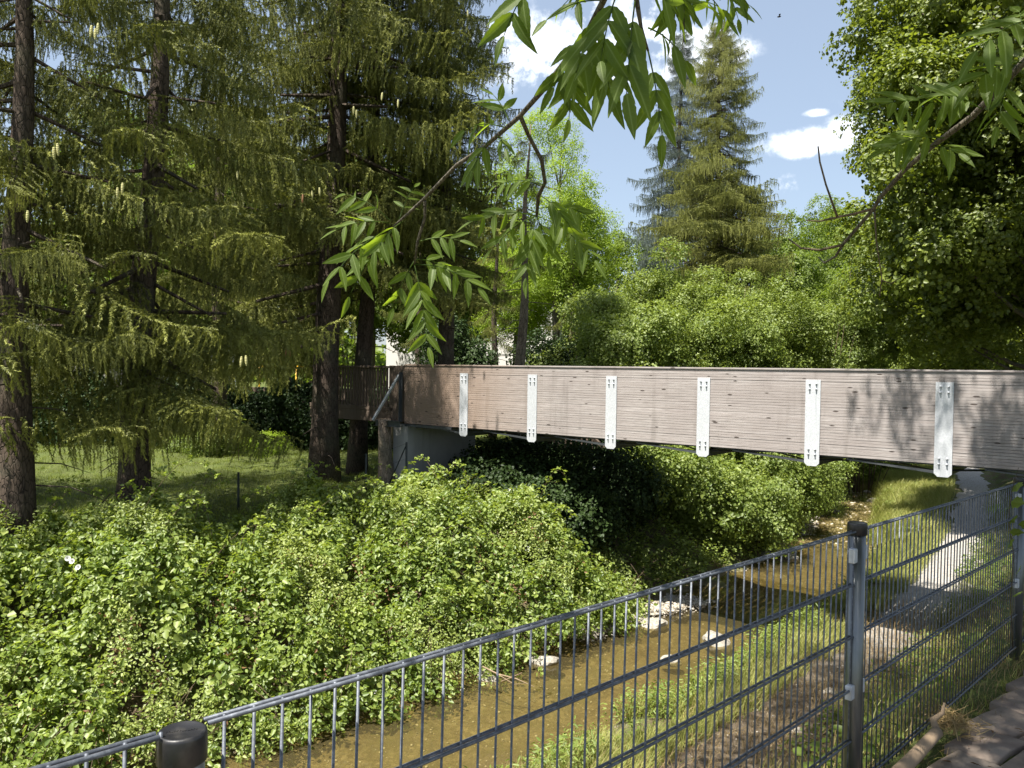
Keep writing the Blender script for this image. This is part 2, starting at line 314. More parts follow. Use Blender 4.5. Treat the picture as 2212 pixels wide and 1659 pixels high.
def npmesh(name, V, Fa, m, tint=None, smooth=False):
    V = np.asarray(V, np.float32); Fa = np.asarray(Fa, np.int32); k = Fa.shape[1]
    me = bpy.data.meshes.new(name); me.vertices.add(len(V)); me.vertices.foreach_set('co', V.ravel())
    me.loops.add(Fa.size); me.loops.foreach_set('vertex_index', Fa.ravel()); me.polygons.add(len(Fa))
    me.polygons.foreach_set('loop_start', np.arange(0, Fa.size, k, dtype=np.int32))
    me.update(calc_edges=True); me.materials.append(MATS[m])
    if smooth: me.polygons.foreach_set('use_smooth', np.ones(len(Fa), bool))
    if tint is not None:
        at = me.attributes.new('tint', 'FLOAT', 'POINT'); at.data.foreach_set('value', np.asarray(tint, np.float32))
    return me
def frames(d, roll):                         # rotation matrices whose z axis is d (n,3)
    d = d / np.linalg.norm(d, axis=1, keepdims=True)
    a = np.where(np.abs(d[:, 2:3]) < .95, np.array([[0, 0, 1.0]]), np.array([[1.0, 0, 0]])); x = np.cross(a, d); x /= np.linalg.norm(x, axis=1, keepdims=True); y = np.cross(d, x)
    c, s = np.cos(roll)[:, None], np.sin(roll)[:, None]; x2 = x * c + y * s; y2 = -x * s + y * c
    return np.stack([x2, y2, d], axis=2)
def leaves(B, D, N, L, Wd, fold=.25, droop=.15, six=True):   # leaf blades: base B, direction D, face normal N
    D = D / np.linalg.norm(D, axis=1, keepdims=True); S = np.cross(D, N); S /= np.linalg.norm(S, axis=1, keepdims=True) + 1e-9; N = np.cross(S, D)
    L = L[:, None]; Wd = Wd[:, None]
    if six:
        parts = [B, B + D * L * .30 + S * Wd * .5 + N * Wd * fold, B + D * L * .68 + S * Wd * .40 + N * Wd * fold * .6 - N * L * droop * .5,
                 B + D * L - N * L * droop, B + D * L * .68 - S * Wd * .40 + N * Wd * fold * .6 - N * L * droop * .5, B + D * L * .30 - S * Wd * .5 + N * Wd * fold]
        V = np.stack(parts, 1).reshape(-1, 3); k = np.arange(len(B))[:, None] * 6; Fq = np.concatenate([k + np.array([[0, 3, 2, 1]]), k + np.array([[0, 5, 4, 3]])]); return V, Fq, 6
    parts = [B, B + D * L * .45 + S * Wd * .5 + N * Wd * fold, B + D * L - N * L * droop, B + D * L * .45 - S * Wd * .5 + N * Wd * fold]
    V = np.stack(parts, 1).reshape(-1, 3); k = np.arange(len(B))[:, None] * 4; return V, k + np.array([[0, 1, 2, 3]]), 4
def rand_dirs(n, up=0.0):
    d = rng.normal(size=(n, 3)); d /= np.linalg.norm(d, axis=1, keepdims=True); d[:, 2] += up; return d / np.linalg.norm(d, axis=1, keepdims=True)

# sprigs: small leafy shoots along +z ; returned as (V, F, tint)
def sprig(n, L, Wd, length=.32, spread=.10, up=.7):
    t = rng.uniform(.05, 1, n); a = rng.uniform(0, 6.28, n); r_ = rng.uniform(.1, 1, n) * spread
    B = np.stack([np.cos(a) * r_, np.sin(a) * r_, t * length], 1)
    D = np.stack([np.cos(a), np.sin(a), rng.uniform(-.45, .5, n)], 1) + rng.normal(size=(n, 3)) * .25
    N = np.tile([[0, 0, 1.0]], (n, 1)) * up + rand_dirs(n) * .6
    l_ = L * rng.uniform(.65, 1.15, n); V, Fq, k = leaves(B, D, N, l_, l_ * Wd)
    return V, Fq, np.repeat(np.clip(rng.normal(.45, .25, n), 0, 1), k)
def bake(variants, T, Rm, S, vid, tshift=None):   # replicate variants into one real mesh
    Vs, Fs, Ts = [], [], []; off = 0
    for k, (v, f, t) in enumerate(variants):
        idx = np.nonzero(vid == k)[0]
        if not len(idx): continue
        W_ = np.einsum('nij,vj->nvi', Rm[idx] * S[idx][:, None, None], v) + T[idx][:, None, :]
        Vs.append(W_.reshape(-1, 3)); Fs.append((f[None] + (np.arange(len(idx)) * len(v))[:, None, None] + off).reshape(-1, f.shape[1])); off += len(idx) * len(v)
        tt = np.tile(t, (len(idx), 1)); tt = tt if tshift is None else tt + tshift[idx][:, None]; Ts.append(np.clip(tt, 0, 1).ravel())
    return np.concatenate(Vs), np.concatenate(Fs), np.concatenate(Ts)

# ------------------------------------------------------------------ terrain: s along the fence, t across it (to the left)
US = np.array([.699, .715]); NT = np.array([-.715, .699])
def st(x, y): return x * US[0] + y * US[1], x * NT[0] + y * NT[1]
def xy(s, t): return s * US[0] + t * NT[0], s * US[1] + t * NT[1]
RX, RY = [-20, -5, 10, 15, 20, 27, 36, 50, 90], [6.0, 6.05, 5.85, 6.1, 7.2, 9.5, 12.6, 18, 36]
LX, LY = [-20, 3, 7, 12, 18, 27, 36, 50, 90], [9.8, 9.2, 8.85, 8.8, 9.1, 11.3, 14.6, 20.6, 38.6]
PX, PY = [-20, -5, 12, 17.4, 24, 32, 50, 90], [3.7, 3.8, 4.2, 4.9, 6.1, 8.0, 13.5, 31.5]
WATER = -2.9
def wob(s, t): return .10 * np.sin(s * 1.7 + t) + .07 * np.sin(s * 3.9 + 1.3) + .05 * np.sin(7.3 * s + 2 * t)
def ground(s, t):
    s = np.asarray(s, float); t = np.asarray(t, float); Rr = np.interp(s, RX, RY) + wob(s, 0) * 1.2; Ll = np.interp(s, LX, LY) + wob(s, 3) * 1.3; Pc = np.interp(s, PX, PY)
    zp = np.interp(s, [-40, 0, 12, 20, 90], [.6, .035, -.20, -.4, -.9])
    z = np.zeros(np.broadcast(s, t).shape); t = np.broadcast_to(t, z.shape)
    knots = [(-60 + 0 * s, zp + 1), (-6 + 0 * s, zp + .05), (1.28 + 0 * s, zp - .03), (Pc - 1.15, zp * 0 - 2.25), (Pc - .85, zp * 0 - 2.44), (Pc + .85, zp * 0 - 2.45), (Pc + 1.2, zp * 0 - 2.52), (Rr - .25, zp * 0 - 2.68), (Rr + .1, zp * 0 - 2.98),
             (Rr + .6, zp * 0 - 3.10), (Ll - .7, zp * 0 - 3.08), (Ll, zp * 0 - 2.88), (Ll + .7, zp * 0 - 2.5), (Ll + 2.6, zp * 0 - 1.15), (Ll + 4.0, zp * 0 - 1.0), (Ll + 30, zp * 0 - .8), (Ll + 80, zp * 0 + 2)]
    for (t0, z0), (t1, z1) in zip(knots[:-1], knots[1:]):
        w = np.clip((t - t0) / (t1 - t0), 0, 1); z = np.where(t >= t0, z0 + (z1 - z0) * w, z)
    z = np.where(t < -60, zp + 1, z)
    nz = .05 * np.sin(s * 2.1 + t * 1.3) * np.sin(t * 2.7 - s * .8) + .03 * np.sin(s * 5.3 - t * 4.1)
    flat_ = (t > Pc - 1) & (t < Pc + 1.0) | (t < 1.4)
    return z + np.where(flat_, 0, nz)
def gz(x, y): s, t = st(x, y); return float(ground(s, t))
ss = np.concatenate([np.linspace(-400, -20, 12), np.linspace(-14, 45, 300), np.linspace(48, 100, 40), np.linspace(120, 600, 14)])
tt = np.concatenate([np.linspace(-400, -30, 12), np.linspace(-20, 0, 20), np.linspace(.4, 24, 200), np.linspace(25, 60, 36), np.linspace(70, 500, 14)])
SS, TT = np.meshgrid(ss, tt, indexing='ij'); ZZ = ground(SS, TT); XX, YY = xy(SS, TT)
nS, nT = SS.shape; idx = np.arange(nS * nT).reshape(nS, nT)
FF = np.stack([idx[:-1, :-1], idx[1:, :-1], idx[1:, 1:], idx[:-1, 1:]], -1).reshape(-1, 4)
ob('ground', npmesh('ground', np.stack([XX, YY, ZZ], -1).reshape(-1, 3), FF, 'soil', smooth=True), kind='structure')
def strip(name, s0, s1, tf0, tf1, n, k, zf, m, lift=.012):
    s_ = np.linspace(s0, s1, n); V = []
    for a in s_:
        for b in np.linspace(0, 1, k):
            t_ = tf0(a) * (1 - b) + tf1(a) * b; x_, y_ = xy(a, t_); V.append((x_, y_, zf(a, t_) + lift))
    ix = np.arange(n * k).reshape(n, k); Fq = np.stack([ix[:-1, :-1], ix[1:, :-1], ix[1:, 1:], ix[:-1, 1:]], -1).reshape(-1, 4)
    return ob(name, npmesh(name, V, Fq, m, smooth=True), kind='structure')
strip('lower_path', -12, 60, lambda s: np.interp(s, PX, PY) - .50 + float(wob(s, 2)) * .8, lambda s: np.interp(s, PX, PY) + .52 + float(wob(s, 1)) * .9, 200, 5, lambda s, t: float(ground(s, t)), 'gravel')
strip('water', -14, 90, lambda s: np.interp(s, RX, RY) - .9, lambda s: np.interp(s, LX, LY) + .6, 120, 6, lambda s, t: WATER, 'water', 0)

# ------------------------------------------------------------------ footpath paving (stones laid across the way)
path = strip('footpath', -8, 16, lambda s: -3.4, lambda s: 1.02, 60, 6, lambda s, t: float(ground(s, t)), 'soil', .014)
rowdir = math.atan2(-.80, .60)
def stone_mesh(w, l_, seed):
    random.seed(seed); b = MB(); nx, ny = 5, 4; V = []; 
    x_, y_ = l_ / 2, w / 2; j = [random.uniform(-.006, .006) for _ in range(16)]
    out_ = []
    for (a, c) in ((-1, -1), (-.5, -1), (0, -1), (.5, -1), (1, -1), (1, 0), (1, 1), (.5, 1), (0, 1), (-.5, 1), (-1, 1), (-1, 0)):
        out_.append((a * x_ + random.uniform(-.012, .012), c * y_ + random.uniform(-.012, .012)))
    n = len(out_); V += [(p[0], p[1], -.04) for p in out_] + [(p[0] * .99, p[1] * .99, .024) for p in out_] + [(p[0] * .965, p[1] * .95, .031 + random.uniform(-.003, .003)) for p in out_] + [(0, 0, .032)]
    Fq = [(i, (i + 1) % n, n + (i + 1) % n, n + i) for i in range(n)] + [(n + i, n + (i + 1) % n, 2 * n + (i + 1) % n, 2 * n + i) for i in range(n)] + [(2 * n + i, 2 * n + (i + 1) % n, 3 * n) for i in range(n)]
    return b.add(V, Fq)
sm = {}
ux, uy = math.cos(rowdir), math.sin(rowdir)            # along a row (away from the fence)
for r_ in range(-3, 22):
    s_ = 1.2 + r_ * .36; x0, y0 = xy(s_, 1.06); pos = 0.0; k = 0
    while pos < 2.9:
        rr = random.Random(r_ * 31 + k); l_ = rr.choice([.46, .56, .64]) if k else rr.choice([.14, .22, .36]); key = (l_, rr.randrange(3))
        if key not in sm: sm[key] = stone_mesh(.345, l_ - .018, hash(key) % 999).mesh('paving_stone', 'paving', True)
        cx, cy = x0 + ux * (pos + l_ / 2), y0 + uy * (pos + l_ / 2)
        if 0 <= pos: ob('paving_stone', sm[key], path, (cx, cy, gz(cx, cy) + .012 + rr.uniform(-.002, .002)), (rr.uniform(-.004, .004), rr.uniform(-.004, .004), rowdir + rr.uniform(-.012, .012)))
        pos += l_; k += 1

# ------------------------------------------------------------------ metal fence
HT = lambda s: 1.085 - .019 * s                        # height of the top rail
fa = xy(0, 1.18)
fence = root('wire_mesh_fence', (0, 0, 0), 'galvanised double-rod mesh fence with capped round posts along the paved path', 'fence')
post_s = [.51, 3.11, 5.67, 8.23]
cap = MB().lathe([(.0340, -.046), (.0362, -.044), (.0362, -.006), (.0352, -.002), (.0325, .0), (.0310, .0), (.0295, -.0012), (.001, -.0012)], 40)
capm = cap.mesh('cap', 'black_plastic', False)
for p_ in capm.polygons: p_.use_smooth = len(p_.vertices) == 4
for i, s_ in enumerate(post_s):
    x_, y_ = xy(s_, 1.18); zt = HT(s_) + .032; zb = float(ground(s_, 1.2)) - .3
    if i == 0: zt = float(P(400, 1586, 1.19)[2]) + .002
    po = ob('post', MB().lathe([(.0325, zb - zt), (.0325, -.006)], 32).mesh('post', 'post_steel', True), fence, (x_, y_, zt))
    ob('cap', capm, po)
    for dz in (-.10, -.62):
        for sg in (-1, 1):
            cl_ = MB().box((sg * .050, -.004, dz - .02), (.030, .026, .055), bev=.003); ob('clamp', cl_.mesh('clamp', 'galvanised'), po, rot=(0, 0, math.atan2(US[1], US[0])))
    if i == 0:                                           # moulded lettering on the cap, worn beyond reading in the photograph
        random.seed(4); b = MB(); x = -.022
        while x < .022:
            w_ = random.uniform(.0018, .0026); b.box((x, 0, -.0009), (.0006, .0042, .0009)); b.box((x + w_ / 2, random.choice([.0018, -.0018, 0]), -.0009), (w_, .0006, .0009))
            if random.random() < .6: b.box((x + w_, 0, -.0009), (.0006, random.choice([.0042, .002]), .0009))
            x += w_ + .0016
        ob('moulded_mark', b.mesh('moulded_mark', 'black_plastic'), po, rot=(0, 0, .32))
vr = {}
def wire(a, b_, rad, n=6): return MB().tube([a, b_], rad, n)
nh = MB().tube([(0, 0, 0), (1, 0, 0)], .0042, 6).mesh('horizontal_rod', 'wire_steel', True)
vm = MB().tube([(0, 0, 0), (0, 0, 1)], .0029, 6).mesh('vertical_rod', 'wire_steel', True)
ang = math.atan2(US[1], US[0])
for s0, s1 in [(-2.09, .51), (.51, 3.11), (3.11, 5.67), (5.67, 8.23)]:
    a, b_ = s0 + .037, s1 - .037; tilt = math.atan2(HT(b_) - HT(a), b_ - a)
    sub = Euler((0, -tilt, 0)).to_matrix(); Mz = Euler((0, 0, ang)).to_matrix()
    rot = (Mz @ sub).to_euler()
    for k in range(6):
        for sg in (-1, 1):
            x_, y_ = xy(a, 1.18 + sg * .0075); ob('horizontal_rod', nh, fence, (x_, y_, HT(a) - .2 * k), rot, ((b_ - a) / math.cos(tilt), 1, 1))
    n = 50
    for k in range(n + 1):
        s_ = a + .012 + (b_ - a - .024) * k / n; x_, y_ = xy(s_ , 1.18); lean = random.gauss(0, .0008)
        ob('vertical_rod', vm, fence, (x_ , y_, HT(s_) - 1.03), (0, 0, 0), (1, 1, 1.033)).rotation_euler = (lean, .018 + lean, ang)

# ------------------------------------------------------------------ footbridge; local x runs along it to the right, y away from the camera
BO = np.array([-.99, 16.6, 0.0]); BRZ = math.atan2(-.625, .780)
bridge = root('footbridge', BO, 'weathered wooden footbridge with grey steel plates crossing the creek', 'bridge', rz=BRZ)
TOP, BOT, SP = 1.69, .41, 1.785
XL, XR = -1.78, 14.5
def beam(y0, front):
    core = MB().box(((XL + XR) / 2, y0 + .09, (TOP + BOT) / 2), (XR - XL - .02, .13, TOP - BOT - .02)); be = ob('beam', core.mesh('beam', 'glulam'), bridge)
    n = 30; h = (TOP - BOT) / n; random.seed(3)
    for k in range(n):
        z = BOT + h * (k + .5); pr = random.uniform(0, .007); sag = 0
        y_a = y0 - pr; ob('lamella', MB().box(((XL + XR) / 2, (y_a + y0 + .18) / 2, z), (XR - XL + random.uniform(-.004, .004), y0 + .18 - y_a, h - random.uniform(.0015, .0045)), bev=.0012).mesh('lamella', 'glulam'), be)
    ob('cover_board', MB().box(((XL + XR) / 2, y0 + .088, TOP + .014), (XR - XL + .02, .215, .026), bev=.003).mesh('cover_board', 'glulam'), be)
    return be
beam(0, True); beam(2.3, False)
def plate_mesh():
    w, zt, zb, c, th = .112, TOP - .145, TOP - 1.455, .045, .012; y0, y1 = -.017, -.005
    pr = [(-w, zt), (w, zt), (w, zb + c), (w - c, zb), (-w + c, zb), (-w, zb + c)]; n = 6
    return MB().add([(a, y0, b) for a, b in pr] + [(a, y1, b) for a, b in pr], [tuple(range(n - 1, -1, -1)), tuple(range(n, 2 * n))] + [(i, (i + 1) % n, n + (i + 1) % n, n + i) for i in range(n)][::1]).mesh('steel_plate', 'galvanised')
pm = plate_mesh()
bolt = MB().lathe([(.0, 0), (.016, 0), (.016, .012), (.010, .014), (.010, .034), (.007, .038), (.0, .038)], 10).mesh('bolt', 'galvanised')
for k in range(9):
    x_ = k * SP
    pl = ob('steel_plate', pm, bridge, (x_, 0, 0))
    for zz in (TOP - .205, TOP - .285, TOP - 1.20, TOP - 1.275):
        for dx in (-.05, .05): ob('bolt', bolt, pl, (dx, -.017, zz), (R(90), 0, 0))
    ob('cross_beam', MB().box((x_, 1.22, .285), (.10, 2.30, .10)).box((x_, 1.22, .34), (.14, 2.3, .012)).mesh('cross_beam', 'dark_steel'), bridge)
for k in range(-1, 8):
    a = k * SP
    ob('wind_brace', MB().tube([(a, .2, .31), (a + SP * .5, 1.2, .30), (a + SP, 2.2, .31)], .014, 6).mesh('wind_brace', 'dark_steel'), bridge)
    ob('wind_brace', MB().tube([(a, 2.2, .27), (a + SP, .2, .27)], .014, 6).mesh('wind_brace', 'dark_steel'), bridge)
    # flat stay that bellies down below the beam towards each plate
    ob('sag_bar', MB().box((a + SP / 2, .10, .395), (SP, .06, .02)).add([(a + .5, .03, .385), (a + SP - .09, .03, .31), (a + SP - .09, .03, .27), (a + .5, .03, .365), (a + .5, .09, .385), (a + SP - .09, .09, .31), (a + SP - .09, .09, .27), (a + .5, .09, .365)], [(3, 2, 1, 0), (4, 5, 6, 7), (0, 1, 5, 4), (1, 2, 6, 5), (2, 3, 7, 6), (3, 0, 4, 7)]).mesh('sag_bar', 'dark_steel'), bridge)
db = MB().box((0, 1.24, .50), (.135, 2.05, .05), bev=.004).mesh('deck_board', 'old_board'); x_ = XL - 1.6
while x_ < XR: ob('deck_board', db, bridge, (x_, 0, random.uniform(-.002, .002))); x_ += .148
for y_ in (.45, 1.24, 2.0): ob('joist', MB().box(((XL + XR) / 2 - .8, y_, .415), (XR - XL + 1.6, .09, .11)).mesh('joist', 'old_board'), bridge)
# left end: rough boards, slatted railing, A-shaped steel bracket
for k in range(4): ob('end_board', MB().box((XL - .07 - k * .135, .05, 1.07 - k * .002), (.128, .04, 1.24 + .01 * (k % 2)), bev=.003).mesh('end_board', 'old_board'), bridge)
slat = MB().box((0, .06, 1.17), (.055, .028, .92), bev=.003).mesh('slat', 'old_board')
for k in range(26):
    ob('slat', slat, bridge, (-2.42 - k * .105, 0, 0)); ob('slat', slat, bridge, (-1.9 - k * .105, 2.35, 0))
for y_ in (.06, 2.41):
    ob('handrail', MB().box((-3.7, y_, 1.655), (3.0, .12, .045), bev=.005).mesh('handrail', 'old_board'), bridge)
    ob('lower_rail', MB().box((-3.7, y_, .70), (3.0, .06, .09), bev=.004).mesh('lower_rail', 'old_board'), bridge)
ob('edge_beam', MB().box((-3.6, .10, .53), (3.2, .12, .26), bev=.006).mesh('edge_beam', 'old_board'), bridge)
ob('bracket_post', MB().box((-1.84, -.06, .99), (.10, .012, 1.1)).box((-1.84, -.09, .99), (.012, .06, 1.1)).mesh('bracket_post', 'dark_steel'), bridge)
ob('bracket_strut', MB().tube([(-1.88, -.08, 1.48), (-2.42, -.35, .46)], .034, 4).mesh('bracket_strut', 'galvanised'), bridge)
ob('bracket_foot', MB().box((-2.10, -.20, .40), (.80, .008, .13)).box((-2.10, -.20, .462), (.80, .11, .009)).box((-2.10, -.20, .338), (.80, .11, .009)).mesh('bracket_foot', 'dark_steel'), bridge)
ob('bracket_foot', MB().box((-1.0, -.04, .375), (1.4, .05, .05)).mesh('bracket_foot', 'dark_steel'), bridge)
# pier
pier = root('concrete_pier', BO + np.array([0, 0, 0]), 'smooth grey concrete pier under the left end of the wooden footbridge', 'pier', rz=BRZ)
pf = MB()
for k in range(5): pf.box((-1.93, .02 + .46 * k + .23, -.85), (.46 - (k % 2) * .004, .457, 2.44), bev=.004)
ob('pier_wall', MB().box((-1.93, 1.17, -.85), (.44, 2.26, 2.43)).mesh('pier_wall', 'concrete'), pier)
for k in range(5): ob('formwork_panel', MB().box((-1.93, .03 + .455 * k + .228, -.85), (.462 - (k % 2) * .003, .452, 2.45), bev=.004).mesh('formwork_panel', 'concrete'), pier)
# abutment on the right
ab = root('bridge_abutment', BO, 'concrete abutment at the right end of the footbridge', 'abutment', rz=BRZ)
ob('abutment_wall', MB().box((13.0, 1.2, -1.1), (1.2, 3.2, 2.7), bev=.02).mesh('abutment_wall', 'concrete'), ab)
# stairs behind the pier
stairs = root('wooden_stairs', BO, 'dark wooden stairs with slatted railing leading down behind the concrete pier', 'stairs', rz=BRZ)
for y_ in (3.0, 4.1): ob('stringer', MB().add([(-1.8, y_, .40), (.9, y_, -1.45), (.9, y_, -1.15), (-1.8, y_, .68), (-1.8, y_ + .06, .40), (.9, y_ + .06, -1.45), (.9, y_ + .06, -1.15), (-1.8, y_ + .06, .68)], [(0, 1, 2, 3), (7, 6, 5, 4), (0, 4, 5, 1), (1, 5, 6, 2), (2, 6, 7, 3), (3, 7, 4, 0)]).mesh('stringer', 'old_board'), stairs)
for k in range(10): ob('tread', MB().box((-1.62 + k * .27, 3.58, .42 - k * .185), (.28, 1.04, .05), bev=.004).mesh('tread', 'old_board'), stairs)
for k in range(16):
    x_ = -1.6 + k * .16; ob('slat', MB().box((x_, 4.19, .95 - (x_ + 1.6) * .685), (.05, .03, .95)).mesh('slat', 'old_board'), stairs)
ob('handrail', MB().tube([(-1.7, 4.2, 1.48), (.95, 4.2, -.33)], .05, 4).mesh('handrail', 'old_board'), stairs)
# sawn-off trunk beside the pier
sx_, sy_ = P(832, 960, 17.9)[:2]; stump = root('tree_stump', (sx_, sy_, gz(sx_, sy_)), 'tall sawn-off pale tree trunk standing left of the concrete pier', 'tree stump')
hs_ = float(P(832, 905, 17.9)[2]) - gz(sx_, sy_); random.seed(5)
ob('trunk', MB().tube([(.05, 0, -.2), (.03, 0, .2), (0, 0, hs_ * .5), (-.02, 0, hs_)], [.22, .18, .15, .145], 16, wob=.08).mesh('trunk', 'pale_bark', True), stump)
ob('cut_face', MB().lathe([(.142, 0), (.138, .012)], 16, (-.02, 0, hs_)).mesh('cut_face', 'log_wood'), stump)

# ------------------------------------------------------------------ foliage meshes
def limb_curve(L_, rise, sag, n=9, side=.06):
    ph = random.uniform(0, 6.28); return [Vector((L_ * i / (n - 1), side * math.sin(ph + i * .8) * i / n, rise * (i / (n - 1)) - sag * math.sin(math.pi * .62 * i / (n - 1)) + .10 * L_ * max(0, i / (n - 1) - .7) * 2)) for i in range(n)]
def curve_at(c, t):
    f = t * (len(c) - 1); i = min(int(f), len(c) - 2); return c[i].lerp(c[i + 1], f - i)
def spruce_bough(seed, L_=3.0, curtain=.42, fine=1.0, needle=.052):
    random.seed(seed); r2 = np.random.default_rng(seed); c = limb_curve(L_, .05, .55)
    tw = []                                    # needle-covered twigs: (start, dir, length, tipness)
    stems = MB(); stems.tube([c[0]] + c[1:], [.035 * (1 - .9 * i / (len(c) - 1)) + .003 for i in range(len(c))], 5)
    x = .14
    while x < 1.0:
        base = curve_at(c, x)
        for sg in (-1, 1):
            if random.random() < .1: continue
            ln = (1 - x) * L_ * .42 + .22 + random.uniform(-.12, .14); ln *= min(1, x * 3)
            az = sg * R(random.uniform(42, 68)); dr = random.uniform(.12, .4)
            n = max(2, int(ln / .135)); prev = base
            for i in range(1, n + 1):
                u_ = i / n; p = base + Vector((math.cos(az) * ln * u_, math.sin(az) * ln * u_, -dr * ln * u_ * u_ + .05 * u_))
                tw.append((prev, (p - prev), (p - prev).length * 1.12, u_))
                hl = curtain * random.uniform(.25, 1.35) * (1 - .35 * u_)
                tw.append((p, Vector((random.gauss(0, .10), random.gauss(0, .10), -1)), hl, random.uniform(.2, .8)))
                if random.random() < .30:
                    tw.append((p.lerp(prev, .5), Vector((random.gauss(0, .16), random.gauss(0, .16), -1)), hl * random.uniform(.5, 1), random.uniform(.2, .8)))
                prev = p
        x += .060 / fine * random.uniform(.8, 1.2)
    for x in np.linspace(.55, 1.0, 8):
        p = curve_at(c, x - .05); q = curve_at(c, x); tw.append((p, (q - p), (q - p).length * 1.2, 1))
    B, D, N, L2, T = [], [], [], [], []
    for (p, d, ln, tip) in tw:
        d = np.array(d); d = d / (np.linalg.norm(d) + 1e-9); n = max(2, int(ln / .017)); u_ = np.linspace(0, 1, n)
        tb_ = random.choice([-.1, .05, .2, .35, .5]); sway = np.array([random.gauss(0, .03), random.gauss(0, .03), 0]); base = np.array(p)[None] + d[None] * ln * u_[:, None] + sway[None] * np.sin(u_ * 3)[:, None]
        for j in range(3):
            rd = r2.normal(size=(n, 3)); rd -= (rd @ d)[:, None] * d[None]; rd /= np.linalg.norm(rd, axis=1, keepdims=True) + 1e-9
            B.append(base); D.append(d[None] * .72 + rd * .62); N.append(np.cross(np.tile(d, (n, 1)), rd)); L2.append(r2.uniform(.7, 1.1, n) * needle * (1 - .35 * u_)); T.append(np.clip(tb_ + .45 * u_ * tip + r2.normal(0, .10, n) + (.25 if tip > .85 else 0), 0, 1))
    B, D, L2, T, N = np.concatenate(B), np.concatenate(D), np.concatenate(L2), np.concatenate(T), np.concatenate(N)
    D /= np.linalg.norm(D, axis=1, keepdims=True); S = np.cross(D, N); S /= np.linalg.norm(S, axis=1, keepdims=True) + 1e-9
    w = (L2 * .19)[:, None]; V = np.stack([B - S * w, B + S * w, B + D * L2[:, None]], 1).reshape(-1, 3); Fq = np.arange(len(V)).reshape(-1, 3)
    return V, Fq, np.repeat(T, 3), stems
SPM, SPB = [], []
for sd in range(6):
    V, Fq, T, stems = spruce_bough(11 + sd, curtain=(.40, .52, .62, .46, .56, .36)[sd])
    SPM.append((npmesh('bough_needles', V, Fq, 'spruce_needle', T), V, Fq, T)); SPB.append(stems)
BLM = []
for k in range(3):
    _, V, Fq, T = SPM[k * 2]; BLM.append(npmesh('bough_needles', V, Fq, 'blue_needle', T))
PATCH = np.array([-6.6, 22.6, -1.0])
def spruce(name, x, y, h, z0, r_low, label, lean=(0, 0), zc=1.0, dens=.16, mats='g', trunk_r=.26, group='spruces on the left bank', seed=0, base=None, bk='spruce_bark', keep=None, az_bias=None):
    random.seed(100 + seed); gz0 = gz(x, y) if base is None else base
    rt = root(name, (x, y, gz0), label, 'tree', group)
    n = 14; pts = [(lean[0] * (i / n) * h + .05 * math.sin(i * .9 + seed), lean[1] * (i / n) * h, -.3 + (h + .3) * i / n) for i in range(n + 1)]
    rad = [trunk_r * (1 - .93 * i / n) * (1.25 if i == 0 else 1) for i in range(n + 1)]
    tb = MB().tube(pts, rad, 14, wob=.07)
    z = .6
    while z < z0 + 1.5:                                    # dead sticks on the bare lower trunk
        a = random.uniform(0, 6.28); l_ = random.uniform(.25, 1.3); px = lean[0] * z; b = (px, lean[1] * z, z)
        tb.tube([b, (b[0] + math.cos(a) * l_ * .6, b[1] + math.sin(a) * l_ * .6, z - .05), (b[0] + math.cos(a) * l_, b[1] + math.sin(a) * l_, z - .22 * l_)], [.018, .012, .004], 4); z += random.uniform(.12, .4)
    ob('trunk', tb.mesh('trunk', bk, True), rt)
    crown = None; z = z0; k = 0; limbs = MB(); items = []
    while z < h - .3:
        f = max(0, (h - z) / (h - z0)); rr = r_low * (f ** zc) + .25; a = k * 2.39996 + random.uniform(-.4, .4)
        sc = rr / 3.0; mp_ = np.array([x + lean[0] * z + math.cos(a) * rr * .6, y + lean[1] * z + math.sin(a) * rr * .6, gz0 + z - .5]) - PATCH; dd_ = mp_ - SUN * float(mp_ @ SUN)
        if (keep is None or keep(z, a)) and not (seed < 20 and np.linalg.norm(dd_) < 1.3) and not (seed in (1, 2) and z > 4.5 and math.cos(a - math.atan2(-y, -x)) > .72 and random.random() < .75) and random.random() > .08:
            sc = rr / 3.0 * random.uniform(.62, 1.22); drop = R(random.uniform(-6, 26)) if f > .25 else -R(random.uniform(5, 25))
            items.append((lean[0] * z, lean[1] * z, z, a, sc, drop))
        z += dens * (.5 + .5 * f) * random.uniform(.7, 1.3); k += 1
    for (px, py, z, a, sc, drop) in items: limbs.tube([(px, py, z), (px + math.cos(a) * sc * 1.2, py + math.sin(a) * sc * 1.2, z - .12 * sc - math.sin(drop) * sc * 1.2)], [.035 * sc + .006, .018 * sc + .004], 5)
    crown = ob('crown', limbs.mesh('crown', 'spruce_bark'), rt)
    meshes = BLM if mats == 'b' else [q[0] for q in SPM]
    for i, (px, py, z, a, sc, drop) in enumerate(items):
        ob('bough', random.choice(meshes), crown, (px, py, z), (random.uniform(-.15, .15), drop, a), (sc, sc, min(1.15, max(sc, .55)) * random.uniform(.85, 1.15)), kind='stuff')
    return rt
def trunk_axis(p_low, d_low, p_high, d_high): pass

